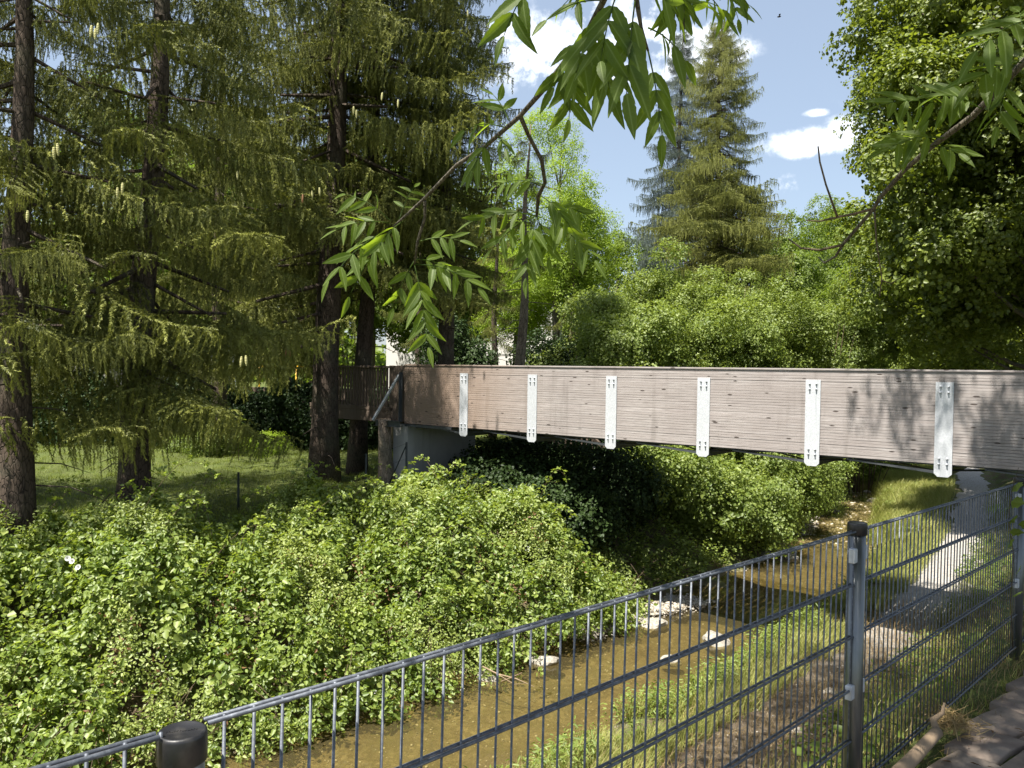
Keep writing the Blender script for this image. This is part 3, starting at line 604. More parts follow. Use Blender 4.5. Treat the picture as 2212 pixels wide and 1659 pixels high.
def put(x, y, d): q = P(x, y, d); return q[0], q[1]
x1, y1 = put(28, 1190, 11.1); x2, y2 = put(280, 1130, 13.2); x3, y3 = put(700, 1040, 18.4); x4, y4 = put(752, 1010, 20.0)
T1 = spruce('spruce_tree', x1, y1, 12.5, 3.2, 2.7, 'spruce with bare lower trunk at the left edge of the picture', (.012, 0), .6, .115, 'g', .25, seed=1)
T2 = spruce('spruce_tree', x2, y2, 15, 2.5, 3.2, 'spruce with a leaning dark trunk, second from the left edge', (.045, .02), .55, .115, 'g', .27, seed=2)
T3 = spruce('spruce_tree', x3, y3, 21, 3.0, 4.5, 'large spruce whose thick bare trunk stands left of the footbridge end', (.02, 0), .5, .115, 'g', .33, seed=3, keep=lambda z, a: z > 5.2 or math.cos(a - 2.9) > .1)
T4 = spruce('spruce_tree', x4 + .25, y4, 20, 4.5, 3.4, 'slimmer spruce trunk close behind the big one by the footbridge railing', (.035, 0), .55, .13, 'g', .24, seed=4, keep=lambda z, a: z > 6 or math.cos(a - 2.9) > .3)
x5, y5 = put(960, 1000, 20.5)
T5 = spruce('spruce_tree', x5, y5, 19, 4.2, 2.3, 'spruce rising behind the left end of the footbridge, right edge of the dark group', (-.01, 0), .5, .11, 'g', .25, seed=5, keep=lambda z, a: z > 4.9)
x6, y6 = put(470, 1010, 23); T6 = spruce('spruce_tree', x6, y6, 16, 4.5, 3.0, 'spruce standing back on the lawn between the leaning trunk and the thick trunk', (0, 0), .55, .18, 'g', .24, seed=6)
x7, y7 = put(-330, 1050, 13.5); T7 = spruce('spruce_tree', x7, y7, 15.5, 2.4, 3.0, 'spruce just beyond the left edge whose boughs reach into the picture', (0, 0), .55, .16, 'g', .26, seed=7)
x8, y8 = put(1122, 700, 24); T8 = spruce('spruce_tree', x8, y8, 10, 6.0, 1.1, 'pale flaking conifer trunk seen above the footbridge', (.02, 0), .6, .3, 'g', .22, seed=8, bk='pale_bark')
# spruce cones where the photograph shows them
def cone_mesh(m):
    b = MB(); n = 15; prof = []
    for i in range(n):
        u_ = i / (n - 1); r_ = .017 * math.sin(math.pi * min(1, .12 + u_ * .86)) ** .6; prof.append((max(.002, r_ * (1.12 if i % 2 else .88)), -.13 * u_))
    return b.lathe(prof, 9).mesh('cone', m)
CG, CB = cone_mesh('cone_green'), cone_mesh('cone_brown')
for (cx, cy, dd, tr_, mm) in ((198, 55, 10.2, T2, CG), (206, 62, 10.2, T2, CG), (212, 50, 10.1, T2, CG), (116, 318, 9.6, T1, CG), (124, 310, 9.6, T1, CG), (254, 405, 10.6, T2, CG), (265, 395, 10.6, T2, CG), (513, 370, 13.5, T3, CG), (614, 240, 14.2, T3, CG), (764, 230, 14.3, T3, CG), (770, 238, 14.3, T3, CG),
                         (654, 420, 14.0, T3, CB), (674, 412, 14.0, T3, CG), (690, 405, 14.0, T3, CG), (617, 752, 14.4, T3, CB), (627, 755, 14.4, T3, CB), (522, 770, 11.2, T2, CG), (531, 768, 11.2, T2, CG), (826, 200, 14.4, T3, CG), (860, 215, 14.4, T3, CG), (1010, 22, 16.5, T5, CG), (60, 455, 9.8, T1, CG)):
    q = P(cx, cy, dd); ob('cone', mm, tr_, q - np.array(tr_.location), (random.uniform(-.1, .1), random.uniform(-.1, .1), 0), 1.15)

# broadleaf clumps
def clump(seed, n, L_, Wd, r_=.75, m='maple_leaf', up=.9, flat_=.7):
    global rng
    keep = rng; rng = np.random.default_rng(seed)
    nsp = max(6, n // 16); d = rand_dirs(nsp, .35); rad = r_ * rng.uniform(.25, 1.0, nsp) ** .6; T = d * rad[:, None]; T[:, 2] *= flat_
    vs = [sprig(16, L_, Wd, .30, .13, up) for _ in range(4)]
    D = d + np.array([[0, 0, .5]]); V, Fq, tt_ = bake(vs, T, frames(D, rng.uniform(0, 6.28, nsp)), rng.uniform(.8, 1.2, nsp), rng.integers(0, 4, nsp), rng.normal(0, .12, nsp))
    rng = keep
    return npmesh('leaf_clump', V, Fq, m, tt_)
CL = {'maple': [clump(20 + i, 900, .105, .85, .85, 'maple_leaf') for i in range(5)],
      'hazel': [clump(30 + i, 900, .075, .8, .62, 'hazel_leaf') for i in range(5)],
      'robinia': [clump(40 + i, 1100, .075, .5, .8, 'robinia_leaf') for i in range(4)],
      'wood': [clump(50 + i, 800, .10, .75, .9, 'wood_leaf') for i in range(4)],
      'far': [clump(60 + i, 700, .22, .8, 1.7, 'wood_leaf') for i in range(3)],
      'ivy': [clump(70 + i, 700, .07, .9, .6, 'ivy_and_shade_leaf') for i in range(3)],  # dark foliage, also stands in for shade on bushes under the bridge
      'ash': [clump(80 + i, 620, .12, .34, .8, 'ash_crown_leaf') for i in range(4)]}
def broadleaf(name, x, y, cc, rad, n, kind, label, cat='tree', group=None, seed=0, trunk_r=.2, trunk=True, scl=1.0, bk='ash_bark', accept=None, shell=.55, base=None, cx=None):
    """crown centre height cc above ground (cx: offset of the crown), radii rad."""
    r3 = random.Random(500 + seed); g0 = gz(x, y) if base is None else base
    rt = root(name, (x, y, g0), label, cat, group); ox, oy = cx if cx else (0, 0)
    limbs = MB(); items = []
    lob = [(r3.uniform(0, 6.28), r3.uniform(-.5, 1.1), r3.uniform(.12, .38)) for _ in range(9)]
    tries = 0
    while len(items) < n and tries < n * 12:
        tries += 1
        v = Vector((r3.gauss(0, 1), r3.gauss(0, 1), r3.gauss(0, 1))).normalized(); k = 1.0
        for (a, e, s_) in lob:
            d_ = v.dot(Vector((math.cos(a) * math.cos(e), math.sin(a) * math.cos(e), math.sin(e)))); k += s_ * max(0, d_ - .6) * 2.2 - .05
        rr = (shell + (1 - shell) * r3.random() ** .5) * k * r3.uniform(.86, 1.2)
        p = Vector((ox + v.x * rad[0] * rr, oy + v.y * rad[1] * rr, cc + v.z * rad[2] * rr))
        if p.z < .15: continue
        if accept and not accept(p + Vector(rt.location)): continue
        items.append((p, v))
    if trunk:
        hh = cc + rad[2] * .5; tp = [(ox * u_ ** 1.5 + .06 * math.sin(u_ * 7 + seed), oy * u_ ** 1.5, -.3 + (hh + .3) * u_) for u_ in np.linspace(0, 1, 9)]
        ob('trunk', MB().tube(tp, [trunk_r * (1.2 - .9 * i / 8) for i in range(9)], 12, wob=.08).mesh('trunk', bk, True), rt)
        for i in range(0, len(items), 3):
            p, v = items[i]; zz = max(.3, min(hh, p.z - .45 * math.hypot(p.x - ox, p.y - oy))); u_ = (zz + .3) / (hh + .3); a = Vector((ox * u_ ** 1.5, oy * u_ ** 1.5, zz)); mid = a.lerp(p, .5) + Vector((0, 0, -.15))
            limbs.tube([a, mid, p], [trunk_r * .22, trunk_r * .13, .012], 5)
    if not trunk:
        for i in range(0, len(items), 3):
            p, v = items[i]
            if p.z < cc * .7 and rad[2] > 1.2: continue
            b0 = Vector((p.x * .35, p.y * .35, max(-.1, min(.5 * p.z, gz(x + p.x * .35, y + p.y * .35) - g0 - .1)))); limbs.tube([b0, b0.lerp(p, .5) + Vector((r3.gauss(0, .1), r3.gauss(0, .1), -.05)), p], [.022, .014, .006], 4)
    if not limbs.v: limbs.tube([(0, 0, 0), (0, 0, .3)], [.02, .01], 4)
    crown = ob('crown', limbs.mesh('crown', bk, True), rt)
    for p, v in items:
        ob('leaf_clump', r3.choice(CL[kind]), crown, p, (math.atan2(-v.y, 1.6) + r3.uniform(-.3, .3), math.atan2(v.x, 1.6) + r3.uniform(-.3, .3), r3.uniform(0, 6.28)), scl * r3.uniform(.8, 1.2), kind='stuff')
    return rt

# ------------------------------------------------------------------ trees and shrubs, near to far
def at(px, py, d): q = P(px, py, d); return q[0], q[1]
def shrub(px, d, top_y, r_, n, kind, label, seed, ry=None, group=None, name='shrub', low=.1, scl=1.0, cat='shrub', accept=None, py=900):
    x, y = at(px, py, d); g0 = gz(x, y); zt = float(P(px, top_y, d)[2]) - g0; cc = zt * .5; return broadleaf(name, x, y, cc, (r_, ry or r_, zt * .5), n, kind, label, cat, group, seed, trunk=False, shell=.45, scl=scl, bk='twig_bark', accept=accept)
GB = 'hazel bushes behind the footbridge'
shrub(1290, 26, 575, 2.0, 48, 'hazel', 'leftmost light green hazel bush above the bridge, beside the dark conifers', 1, group=GB)
shrub(1400, 27.5, 545, 2.2, 54, 'hazel', 'light green hazel bush above the middle of the bridge, in front of the distant spruce', 2, group=GB)
shrub(1520, 27, 535, 2.3, 56, 'hazel', 'tallest rounded hazel bush directly below the distant spruce', 3, group=GB)
shrub(1640, 28.5, 570, 2.3, 54, 'hazel', 'hazel bush right of the distant spruce, behind the bridge beam', 4, group=GB)
shrub(1750, 30, 590, 2.4, 54, 'hazel', 'hazel bush in the gap below the far trees', 5, group=GB)
shrub(1860, 31, 640, 2.4, 50, 'hazel', 'hazel bush reaching under the shaded side of the big maple', 6, group=GB)
shrub(1345, 23.5, 680, 1.6, 40, 'hazel', 'low hazel bush close behind the bridge beam, in front of the leftmost bushes', 7, group=GB)
shrub(1480, 24, 660, 1.8, 44, 'hazel', 'low hazel bush close behind the middle of the beam', 8, group=GB)
shrub(1620, 25, 680, 1.8, 44, 'hazel', 'low hazel bush close behind the beam, right of its middle', 9, group=GB)
shrub(1960, 50, 640, 4.2, 44, 'wood', 'dark bush under the crown of the big maple', 10, scl=1.6)
shrub(2120, 56, 640, 5.0, 44, 'wood', 'dark bush at the right edge behind the beam', 11, scl=1.8)
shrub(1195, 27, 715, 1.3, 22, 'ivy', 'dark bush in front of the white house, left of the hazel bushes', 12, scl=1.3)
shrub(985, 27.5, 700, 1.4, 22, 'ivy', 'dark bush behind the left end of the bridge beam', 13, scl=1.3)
GU = 'bushes on the left bank under and beyond the footbridge'
def not_creek(p):
    s_, t_ = st(p.x, p.y); return t_ > np.interp(s_, LX, LY) - .25 and p.z < 1.1
for i, (px, d, ty, r_, n, lab) in enumerate((
        (1235, 16.3, 1085, .8, 26, 'shaded bush just beyond the bramble crest, left of the gravel bar'),
        (1090, 17.2, 1040, 1.0, 30, 'shaded bush against the right face of the concrete pier'),
        (1180, 16.4, 1060, 1.0, 34, 'dark bush right behind the bramble crest under the beam'),
        (1110, 19.0, 985, 1.0, 26, 'dark bush directly right of the concrete pier'),
        (1220, 18.2, 1000, 1.1, 34, 'dark bush in the bridge shade, second right of the pier'),
        (1330, 18.0, 1010, 1.1, 34, 'shaded bush above the gravel bar under the bridge'),
        (1420, 19.3, 990, 1.2, 36, 'half lit bush behind the gravel bar'),
        (1540, 19.6, 1010, 1.2, 40, 'sunlit bush overhanging the creek under the fourth steel plate'),
        (1625, 20.2, 1040, 1.0, 30, 'sunlit bush spilling down to the pale stones at the left waterline'),
        (1690, 22.5, 1000, 1.3, 36, 'bush over the creek bend under the fifth steel plate'),
        (1775, 26.5, 985, 1.4, 34, 'bush at the far bend of the creek'),
        (1290, 22.5, 960, 1.5, 36, 'bush farther back under the bridge, left of the lit ones'),
        (1450, 23.0, 965, 1.5, 36, 'bush farther back under the bridge, right behind the third plate'))):
    x, y = at(px, 1000, d); s_, t_ = st(x, y)
    shrub(px, d, ty, r_, n, 'ivy' if px < 1340 else 'hazel', lab, 30 + i, group=GU, accept=not_creek, scl=.95)  # bushes on the left get dark ivy foliage: bridge shade put into leaf colour
shrub(1830, 36, 960, 2.2, 40, 'wood', 'dark bush closing the view where the creek bends away', 48)
# small plants on the lawn
shrub(452, 22.3, 920, .55, 14, 'hazel', 'small sunlit round bush on the lawn between two spruce trunks', 50, scl=.55)
shrub(575, 23.0, 955, .8, 14, 'robinia', 'low pale green plant clump at the back of the sunlit lawn patch', 51, ry=.4, scl=.5)
shrub(405, 23.2, 965, .6, 10, 'hazel', 'low bush left of the round sunlit bush', 52, scl=.5)
shrub(130, 21.5, 985, 1.3, 16, 'wood', 'shaded low bush at the back of the lawn near the left edge', 53, ry=.6, scl=.6)

maple = broadleaf('maple_tree', 14.6, 20.5, 10.5, (6.5, 5.2, 9.6), 540, 'maple', 'big sunlit maple filling the upper right of the picture', 'tree', None, 60, .42, scl=1.0, bk='ash_bark', accept=lambda p: p.z > 1.3 + .30 * max(0, 11 - p.x) and p.x / p.y > .425)
maple2 = broadleaf('maple_tree', 12.6, 14.6, 10.0, (4.2, 3.6, 5.0), 170, 'maple', 'x', 'tree', None, 61, .3, cx=(-.2, 0), accept=lambda p: p.z > 5.2 and p.x / p.y > .435 - .02 * math.sin(p.z * 2))
maple['group'] = maple2['group'] = 'maples on the right bank'
maple2['label'] = 'nearer maple whose crown fills the top right corner'
broadleaf('maple_tree', 20.5, 29.5, 6.2, (4.6, 4.0, 5.4), 170, 'maple', 'darker maple behind the big one, low above the right end of the beam', 'tree', 'maples on the right bank', 62, .3, cx=(-4, 0), accept=lambda p: p.z > 1.4)
spruce('spruce_tree', *at(1545, 700, 38), 19.6, 2.0, 5.0, 'tall pointed spruce standing free against the sky', (0, 0), .80, .06, 'g', .3, None, seed=20)
spruce('blue_spruce_tree', *at(1462, 700, 46), 22.5, 3.0, 4.2, 'grey blue spruce peeking out behind the free standing spruce', (0, 0), .8, .10, 'b', .3, None, seed=21)
x, y = at(1205, 600, 34)
broadleaf('robinia_tree', x, y, 8.0, (2.7, 2.4, 4.6), 90, 'robinia', 'bright yellow green robinia between the dark spruces and the free standing spruce', 'tree', None, 70, .2)
x, y = at(1120, 600, 37)
broadleaf('robinia_tree', x, y, 6.0, (2.4, 2.2, 3.6), 60, 'robinia', 'lower yellow green robinia half hidden behind the dark spruces', 'tree', None, 71, .2)
GW = 'broadleaf trees behind the spruces'
for i, (px, d, top, r_, lab) in enumerate(((-420, 38, 260, 4.5, 'broadleaf tree far back beyond the left edge'), (-120, 37, 420, 4.0, 'broadleaf tree behind the leftmost spruce trunk'), (130, 36, 470, 4.0, 'sunlit broadleaf tree seen between the first two spruce trunks'), (290, 41, 230, 4.6, 'tall broadleaf tree behind the leaning spruce trunk'),
        (440, 37, 330, 4.3, 'sunlit broadleaf tree just right of the leaning spruce trunk'), (620, 39, 300, 4.4, 'broadleaf tree behind the big spruce, left of its trunk'), (800, 40, 280, 4.6, 'broadleaf tree behind the end of the footbridge'), (960, 41, 420, 4.0, 'broadleaf tree in the gap right of the big spruce'))):
    x, y = at(px, 800, d); zt = float(P(px, top, d)[2]) + 1; broadleaf('broadleaf_tree', x, y, zt * .56, (r_, r_ * .8, zt * .46), 100, 'wood', lab, 'tree', GW, 80 + i, .24, scl=1.25)
for i, (px, d, top, r_, lab) in enumerate(((1745, 60, 405, 3.6, 'hazy round tree far away in the sky gap'), (1662, 56, 480, 2.8, 'lower far tree right of the free standing spruce'), (1835, 52, 375, 3.0, 'far tree touching the left side of the maple'), (1720, 46, 520, 3.2, 'middle distance tree below the far round tree'), (1820, 44, 520, 3.2, 'middle distance tree half behind the maple'), (1330, 52, 470, 4, 'far tree behind the robinia'))):
    x, y = at(px, 800, d); zt = float(P(px, top, d)[2]) + 1; broadleaf('broadleaf_tree', x, y, zt * .55, (r_, r_, zt * .47), 90, 'wood', lab, 'tree', 'far trees in the gap of sky', 90 + i, .24, scl=1.2)
# a few conifer trunks and dark trees seen through the gap behind the left bridge end
for i, (px, d, h_, lab) in enumerate(((1068, 30, 13, 'thin conifer behind the bridge rail, nearest the big spruce'), (1235, 33, 12, 'thin conifer trunk behind the left hazel bush'), (905, 31, 14, 'thin conifer behind the left bridge end'))):
    spruce('spruce_tree', *at(px, 800, d), h_ - 3, 3.8, 1.2, lab, (0, 0), .7, .30, 'g', .17, 'thin conifers behind the left bridge end', seed=30 + i)

# the ash tree over the footpath (its hanging boughs come into the picture; its crown shades the path)
def ash_ok(p):
    return p.x > -3.0 and not (p.x < -1.1 and p.y > .2) and p.y < 7.2 + .15 * p.x and p.z > 2.9 + .56 * max(p.y, 0) and p.z > 4.2
ASH = broadleaf('ash_tree', 5.4, -2.2, 8.2, (6.6, 7.4, 3.6), 230, 'ash', 'ash tree over the paved path, its big feathered leaves hanging into the top', 'tree', None, 99, .26, cx=(-2.6, 4.2), accept=ash_ok, base=gz(5.4, -2.2), shell=.3)

# foreground boughs and feathered leaves of that ash
AL = np.array(ASH.location)
_ac = [c for c in ASH.children if c.name.startswith('crown')][0]
_cr = random.Random(77)
for i, q in enumerate(tuple((_cr.uniform(2.6, 6.4), _cr.uniform(7.2, 11.2), _cr.uniform(8.6, 10.2)) for _ in range(24)) + ((-.9, .5, 4.9), (-.4, .8, 4.6), (0, .9, 5.0), (.4, 1.2, 4.8), (.9, 1.3, 5.1), (-.2, .2, 5.4), (.6, .6, 5.5), (1.2, 1.8, 5.3), (-.6, 1.7, 5.2), (-.2, 2.2, 5.6), (.0, 2.6, 5.9), (1.3, 2.6, 6.0), (4.3, 7.2, 7.5), (5.2, 7.0, 7.3), (6.0, 7.0, 7.5), (5.0, 7.8, 8.0), (3.6, 7.4, 7.8), (4.6, 6.6, 8.6), (6.4, 6.0, 7.2), (5.6, 6.2, 8.2), (6.8, 7.2, 8.4), (.2, 5.8, 7.4), (1.0, 6.4, 7.8), (1.8, 6.0, 7.3), (2.6, 6.8, 7.9), (.6, 5.2, 6.9), (1.6, 7.2, 8.4), (-.6, 5.4, 7.6), (2.4, 5.4, 7.0), (3.0, 4.8, 6.8), (-.2, 4.6, 6.8), (.3, 1.9, 5.4), (-1.0, -.3, 4.6))):
    ob('leaf_clump', CL['ash'][i % 4], _ac, np.array(q) - AL, (.2 * i, .3, i * 1.7), .95, kind='stuff')  # extra clumps above the view, added to shade boughs, fence, paths and beam
def pts(l): return [P(a, b, c) - AL for a, b, c in l]
bA = pts([(1330, -60, 1.3), (1304, 0, 1.36), (1269, 71, 1.45), (1233, 116, 1.52), (1177, 190, 1.64), (1124, 250, 1.76), (1046, 318, 1.95), (987, 356, 2.06), (916, 430, 2.25), (870, 472, 2.38), (849, 490, 2.45)])
ob('hanging_bough', MB().tube(bA, [.0062, .006, .0058, .0056, .0055, .0054, .0052, .005, .0046, .004, .0028], 8, wob=.15).mesh('hanging_bough', 'ash_bark', True), ASH)
bB = pts([(1124, 250, 1.76), (1142, 293, 1.85), (1170, 346, 1.98), (1177, 395, 2.1), (1163, 423, 2.2), (1159, 466, 2.3)])
ob('twig', MB().tube(bB, [.0055, .005, .005, .005, .0055, .004], 7, wob=.2).mesh('twig', 'ash_bark', True), ASH)
bC = pts([(918, 434, 2.25), (918, 469, 2.3), (902, 522, 2.35), (895, 571, 2.4)])
ob('twig', MB().tube(bC, [.0045, .004, .004, .003], 7, wob=.2).mesh('twig', 'ash_bark', True), ASH)
ob('twig', MB().tube(pts([(1420, -60, 1.5), (1440, -10, 1.5), (1475, 20, 1.6), (1478, 90, 1.6)]), [.004, .004, .003, .002], 6).mesh('twig', 'ash_bark', True), ASH)
ob('twig', MB().tube(pts([(1380, -80, 1.3), (1375, 0, 1.33), (1385, 60, 1.35), (1400, 110, 1.38)]), [.005, .0045, .003, .002], 6).mesh('twig', 'ash_bark', True), ASH)
bD = pts([(2300, 40, 1.8), (2212, 134, 1.9), (2102, 250, 2.05), (2021, 310, 2.15), (1954, 367, 2.25), (1901, 427, 2.35), (1887, 451, 2.4), (1820, 529, 2.55), (1805, 554, 2.6), (1781, 568, 2.65), (1768, 556, 2.7)])
ob('hanging_bough', MB().tube(bD, [.0092, .0088, .0082, .0076, .007, .0064, .0056, .0046, .004, .003, .0022], 8, wob=.15).mesh('hanging_bough', 'ash_bark', True), ASH)
for l_, r_ in (([(1887, 451, 2.4), (1840, 463, 2.45), (1809, 469, 2.5), (1770, 478, 2.55), (1742, 476, 2.6)], .0045), ([(1809, 469, 2.5), (1784, 399, 2.5), (1771, 350, 2.5), (1767, 316, 2.5)], .0035), ([(1820, 529, 2.55), (1770, 540, 2.6), (1731, 536, 2.65), (1703, 516, 2.7)], .0045),
               ([(1889, 450, 2.4), (1893, 520, 2.4), (1905, 600, 2.4), (1900, 640, 2.4)], .0025), ([(1905, 606, 2.4), (1925, 612, 2.4), (1945, 600, 2.4)], .002)):
    ob('twig', MB().tube(pts(l_), [r_, r_ * .8, r_ * .7, r_ * .6, r_ * .4][:len(l_)], 6, wob=.25).mesh('twig', 'twig_bark', True), ASH)
def leaflet_mesh(seed, L_=.09, W_=.027):
    random.seed(seed); n = 13; b = MB(); dr = random.uniform(.05, .22); fo = random.uniform(.15, .5); tw = random.uniform(-.25, .25)
    V = []
    for i in range(n + 1):
        u_ = i / n; w = W_ * .5 * (math.sin(math.pi * u_ ** .8) ** .85) * (1 - .25 * u_) if 0 < i < n else 0.0006
        w *= 1 + (.07 if i % 2 else -.04); x_ = L_ * u_; z = -dr * L_ * u_ * u_; k = tw * u_
        for sgn in (-1, -.5, 0, .5, 1):
            yy = sgn * w; zz = z + abs(sgn) * w * fo * (1 - .3 * abs(sgn)) + random.uniform(-.0004, .0004); V.append((x_ - abs(sgn) * (.002 if i % 2 else 0), yy * math.cos(k) - (zz - z) * math.sin(k), z + yy * math.sin(k) + (zz - z) * math.cos(k)))
    Fq = [(i * 5 + j, (i + 1) * 5 + j, (i + 1) * 5 + j + 1, i * 5 + j + 1) for i in range(n) for j in range(4)]
    me = b.add(V, Fq).mesh('leaflet', 'ash_leaf', True); at_ = me.attributes.new('tint', 'FLOAT', 'POINT'); t0 = random.uniform(.2, .75); at_.data.foreach_set('value', np.full(len(V), t0, np.float32)); return me
LF = [leaflet_mesh(i) for i in range(7)]
cnt = 0
def feather(bx, by, bd, tx, ty, td, pairs, ll=.085, hang=.0, roll=None, seed=0):
    global cnt
    if bd < 1.6: ll *= .88
    rr = random.Random(seed * 7 + 3); B = Vector([float(c) for c in P(bx, by, bd)]); T = Vector([float(c) for c in P(tx, ty, td)]); Ln = (T - B).length
    sag = Ln * .10; Cv = [B.lerp(T, u_) + Vector((0, 0, math.sin(math.pi * u_) * sag)) for u_ in np.linspace(0, .86, 9)]
    rach = MB().tube([c - B for c in Cv], [.0016 - .0009 * i / 8 for i in range(9)], 5).mesh('leaf_stalk', 'ash_leaf', True)
    lf = ob('feathered_leaf', rach, ASH, B - Vector(ASH.location))
    view = (B - Vector(CAM)).normalized(); up = Vector((0, 0, 1))
    for k in range(pairs + 1):
        u_ = .22 + .64 * (k + .3) / (pairs + .3) if k < pairs else .86
        f_ = u_ / .86 * 8; i = min(int(f_), 7); p = Cv[i].lerp(Cv[i + 1], f_ - i); D = (Cv[min(i + 1, 8)] - Cv[i]).normalized()
        N0 = (up * .55 - view * .75); N0 = (N0 - D * N0.dot(D)).normalized(); q = Matrix.Rotation((roll or 0) + rr.uniform(-.15, .15), 3, D); N0 = q @ N0; S = D.cross(N0).normalized()
        for sg in ((-1, 1) if k < pairs else (0,)):
            d = (D * .62 + S * sg * .85 + Vector((0, 0, -1)) * (.25 + hang)).normalized() if sg else (D + Vector((0, 0, -.2))).normalized()
            d = (d + Vector((rr.gauss(0, .12), rr.gauss(0, .12), rr.gauss(0, .12)))).normalized()
            n_ = N0 + Vector((rr.gauss(0, .38), rr.gauss(0, .38), rr.gauss(0, .38))); n_ = (n_ - d * n_.dot(d)).normalized(); y_ = n_.cross(d); M = Matrix((d, y_, n_)).transposed()
            sz = ll / .09 * (.72 + .36 * math.sin(math.pi * min(1, .25 + .7 * k / max(1, pairs)))) * rr.uniform(.9, 1.1)
            ob('leaflet', rr.choice(LF), lf, p - B, M.to_euler(), sz); cnt += 1
FL = [  # base x, y, depth, tip x, y, depth, pairs, leaflet length, hang
 (1150, -40, 1.35, 1078, 105, 1.35, 2, .085, .5), (1272, 70, 1.45, 1185, 215, 1.5, 3, .085, .5), (1300, 20, 1.38, 1235, 190, 1.35, 3, .09, .7), (1236, 116, 1.5, 1228, 290, 1.5, 3, .075, .5),
 (1335, -20, 1.33, 1290, 170, 1.28, 3, .09, .6), (1372, 0, 1.33, 1350, 250, 1.28, 3, .11, .9), (1400, 110, 1.38, 1435, 330, 1.42, 3, .08, .5),
 (1400, 60, 1.36, 1492, 150, 1.45, 2, .085, .4), (1360, -50, 1.36, 1480, 60, 1.5, 2, .09, .4), (1440, -10, 1.5, 1500, 15, 1.55, 2, .07, .1), (1270, 70, 1.45, 1330, 240, 1.4, 3, .10, .8),
 (1320, -30, 1.33, 1200, 30, 1.5, 2, .06, .3), (1478, 20, 1.6, 1560, 20, 1.7, 2, .07, .3), (1540, -30, 1.8, 1630, 25, 1.9, 3, .065, .4), (1500, -30, 1.8, 1585, 66, 1.9, 3, .065, .4), (1400, -40, 1.5, 1500, 40, 1.6, 3, .075, .3), (1560, -40, 1.9, 1600, 60, 2.0, 3, .06, .4), (1470, -40, 1.6, 1455, 60, 1.6, 3, .07, .5), (1300, 0, 1.4, 1160, 60, 1.35, 1, .07, .6),
 (1090, 275, 1.8, 990, 290, 1.9, 2, .075, .1), (1100, 262, 1.78, 1060, 200, 1.8, 2, .06, -.2), (1060, 302, 1.9, 1012, 385, 1.9, 2, .07, .5), (1075, 295, 1.85, 1095, 330, 1.8, 1, .055, .5),
 (845, 482, 2.45, 706, 506, 2.4, 4, .07, .2), (845, 478, 2.45, 730, 418, 2.5, 3, .075, .1), (850, 492, 2.45, 686, 640, 2.3, 4, .085, .2), (850, 496, 2.45, 738, 676, 2.4, 3, .085, .3), (860, 480, 2.42, 900, 398, 2.5, 3, .055, 0),
 (897, 560, 2.4, 842, 690, 2.4, 2, .08, .5), (895, 571, 2.4, 930, 792, 2.35, 6, .088, .25), (895, 571, 2.4, 1056, 640, 2.3, 4, .085, .2), (903, 522, 2.35, 1008, 525, 2.35, 3, .07, .2), (870, 478, 2.4, 800, 560, 2.35, 3, .085, .3), (895, 560, 2.4, 980, 590, 2.45, 2, .08, .2),
 (1159, 466, 2.3, 998, 488, 2.25, 4, .07, .4), (1159, 466, 2.3, 1048, 556, 2.25, 3, .075, .4), (1159, 466, 2.3, 1132, 632, 2.25, 4, .08, .3), (1159, 466, 2.3, 1306, 590, 2.2, 5, .08, .3), (1163, 450, 2.25, 1280, 470, 2.3, 4, .07, .3),
 (1159, 466, 2.3, 1190, 575, 2.3, 3, .075, .4), (1177, 400, 2.1, 1056, 408, 2.2, 4, .065, .2), (1165, 420, 2.2, 1250, 520, 2.2, 3, .07, .3),
 (2230, 40, 1.8, 2090, 130, 1.8, 3, .10, .1), (2212, 134, 1.9, 2085, 195, 1.85, 3, .10, .1), (2100, 250, 2.05, 1868, 236, 2.0, 5, .085, .1), (2040, 298, 2.1, 1902, 330, 2.1, 4, .085, .1), (1990, 338, 2.2, 1925, 270, 2.2, 3, .08, .1), (2015, 315, 2.15, 2080, 338, 2.1, 2, .08, .2), (2180, 170, 1.95, 2150, 300, 1.9, 3, .085, .3), (2212, 90, 1.85, 2200, 20, 1.9, 3, .09, -.1), (2120, 235, 2.0, 2010, 210, 1.95, 4, .085, .1)]
for i, a in enumerate(FL): feather(*a[:8], hang=a[8], seed=i)

# ------------------------------------------------------------------ brambles and ground growth (too many to count)
def topz(s, t):
    u_ = t - np.interp(s, LX, LY)
    z = np.interp(u_, [-.75, -.25, .4, 1.0, 2.0, 3.2, 4.3], [-2.75, -2.1, -1.5, -1.0, -.62, -.42, -.95])
    n = .24 * np.sin(s * 1.35 + .8 * t) + .20 * np.sin(2.6 * s - 1.5 * t + 1) + .08 * np.sin(5.1 * s + 3.3 * t) + .07 * np.sin(9 * s - 7 * t)
    n = n + .10 * np.sin(6.3 * s + 8.1 * t) * np.sin(3.7 * t - 4.9 * s) - np.interp(s, [5.5, 7.5], [0, .34]) * np.interp(u_, [1.2, 2.6], [0, 1])
    edge = np.interp(s, [11.0, 12.6], [0, 1.2]) * np.interp(u_, [-1, 4], [.7, 1.2]); left = np.interp(s, [1.0, 4.5, 8, 10.8], [-.40, -.12, 0, .18])
    return z + n * np.interp(u_, [-.8, .8], [.3, 1]) - edge + left
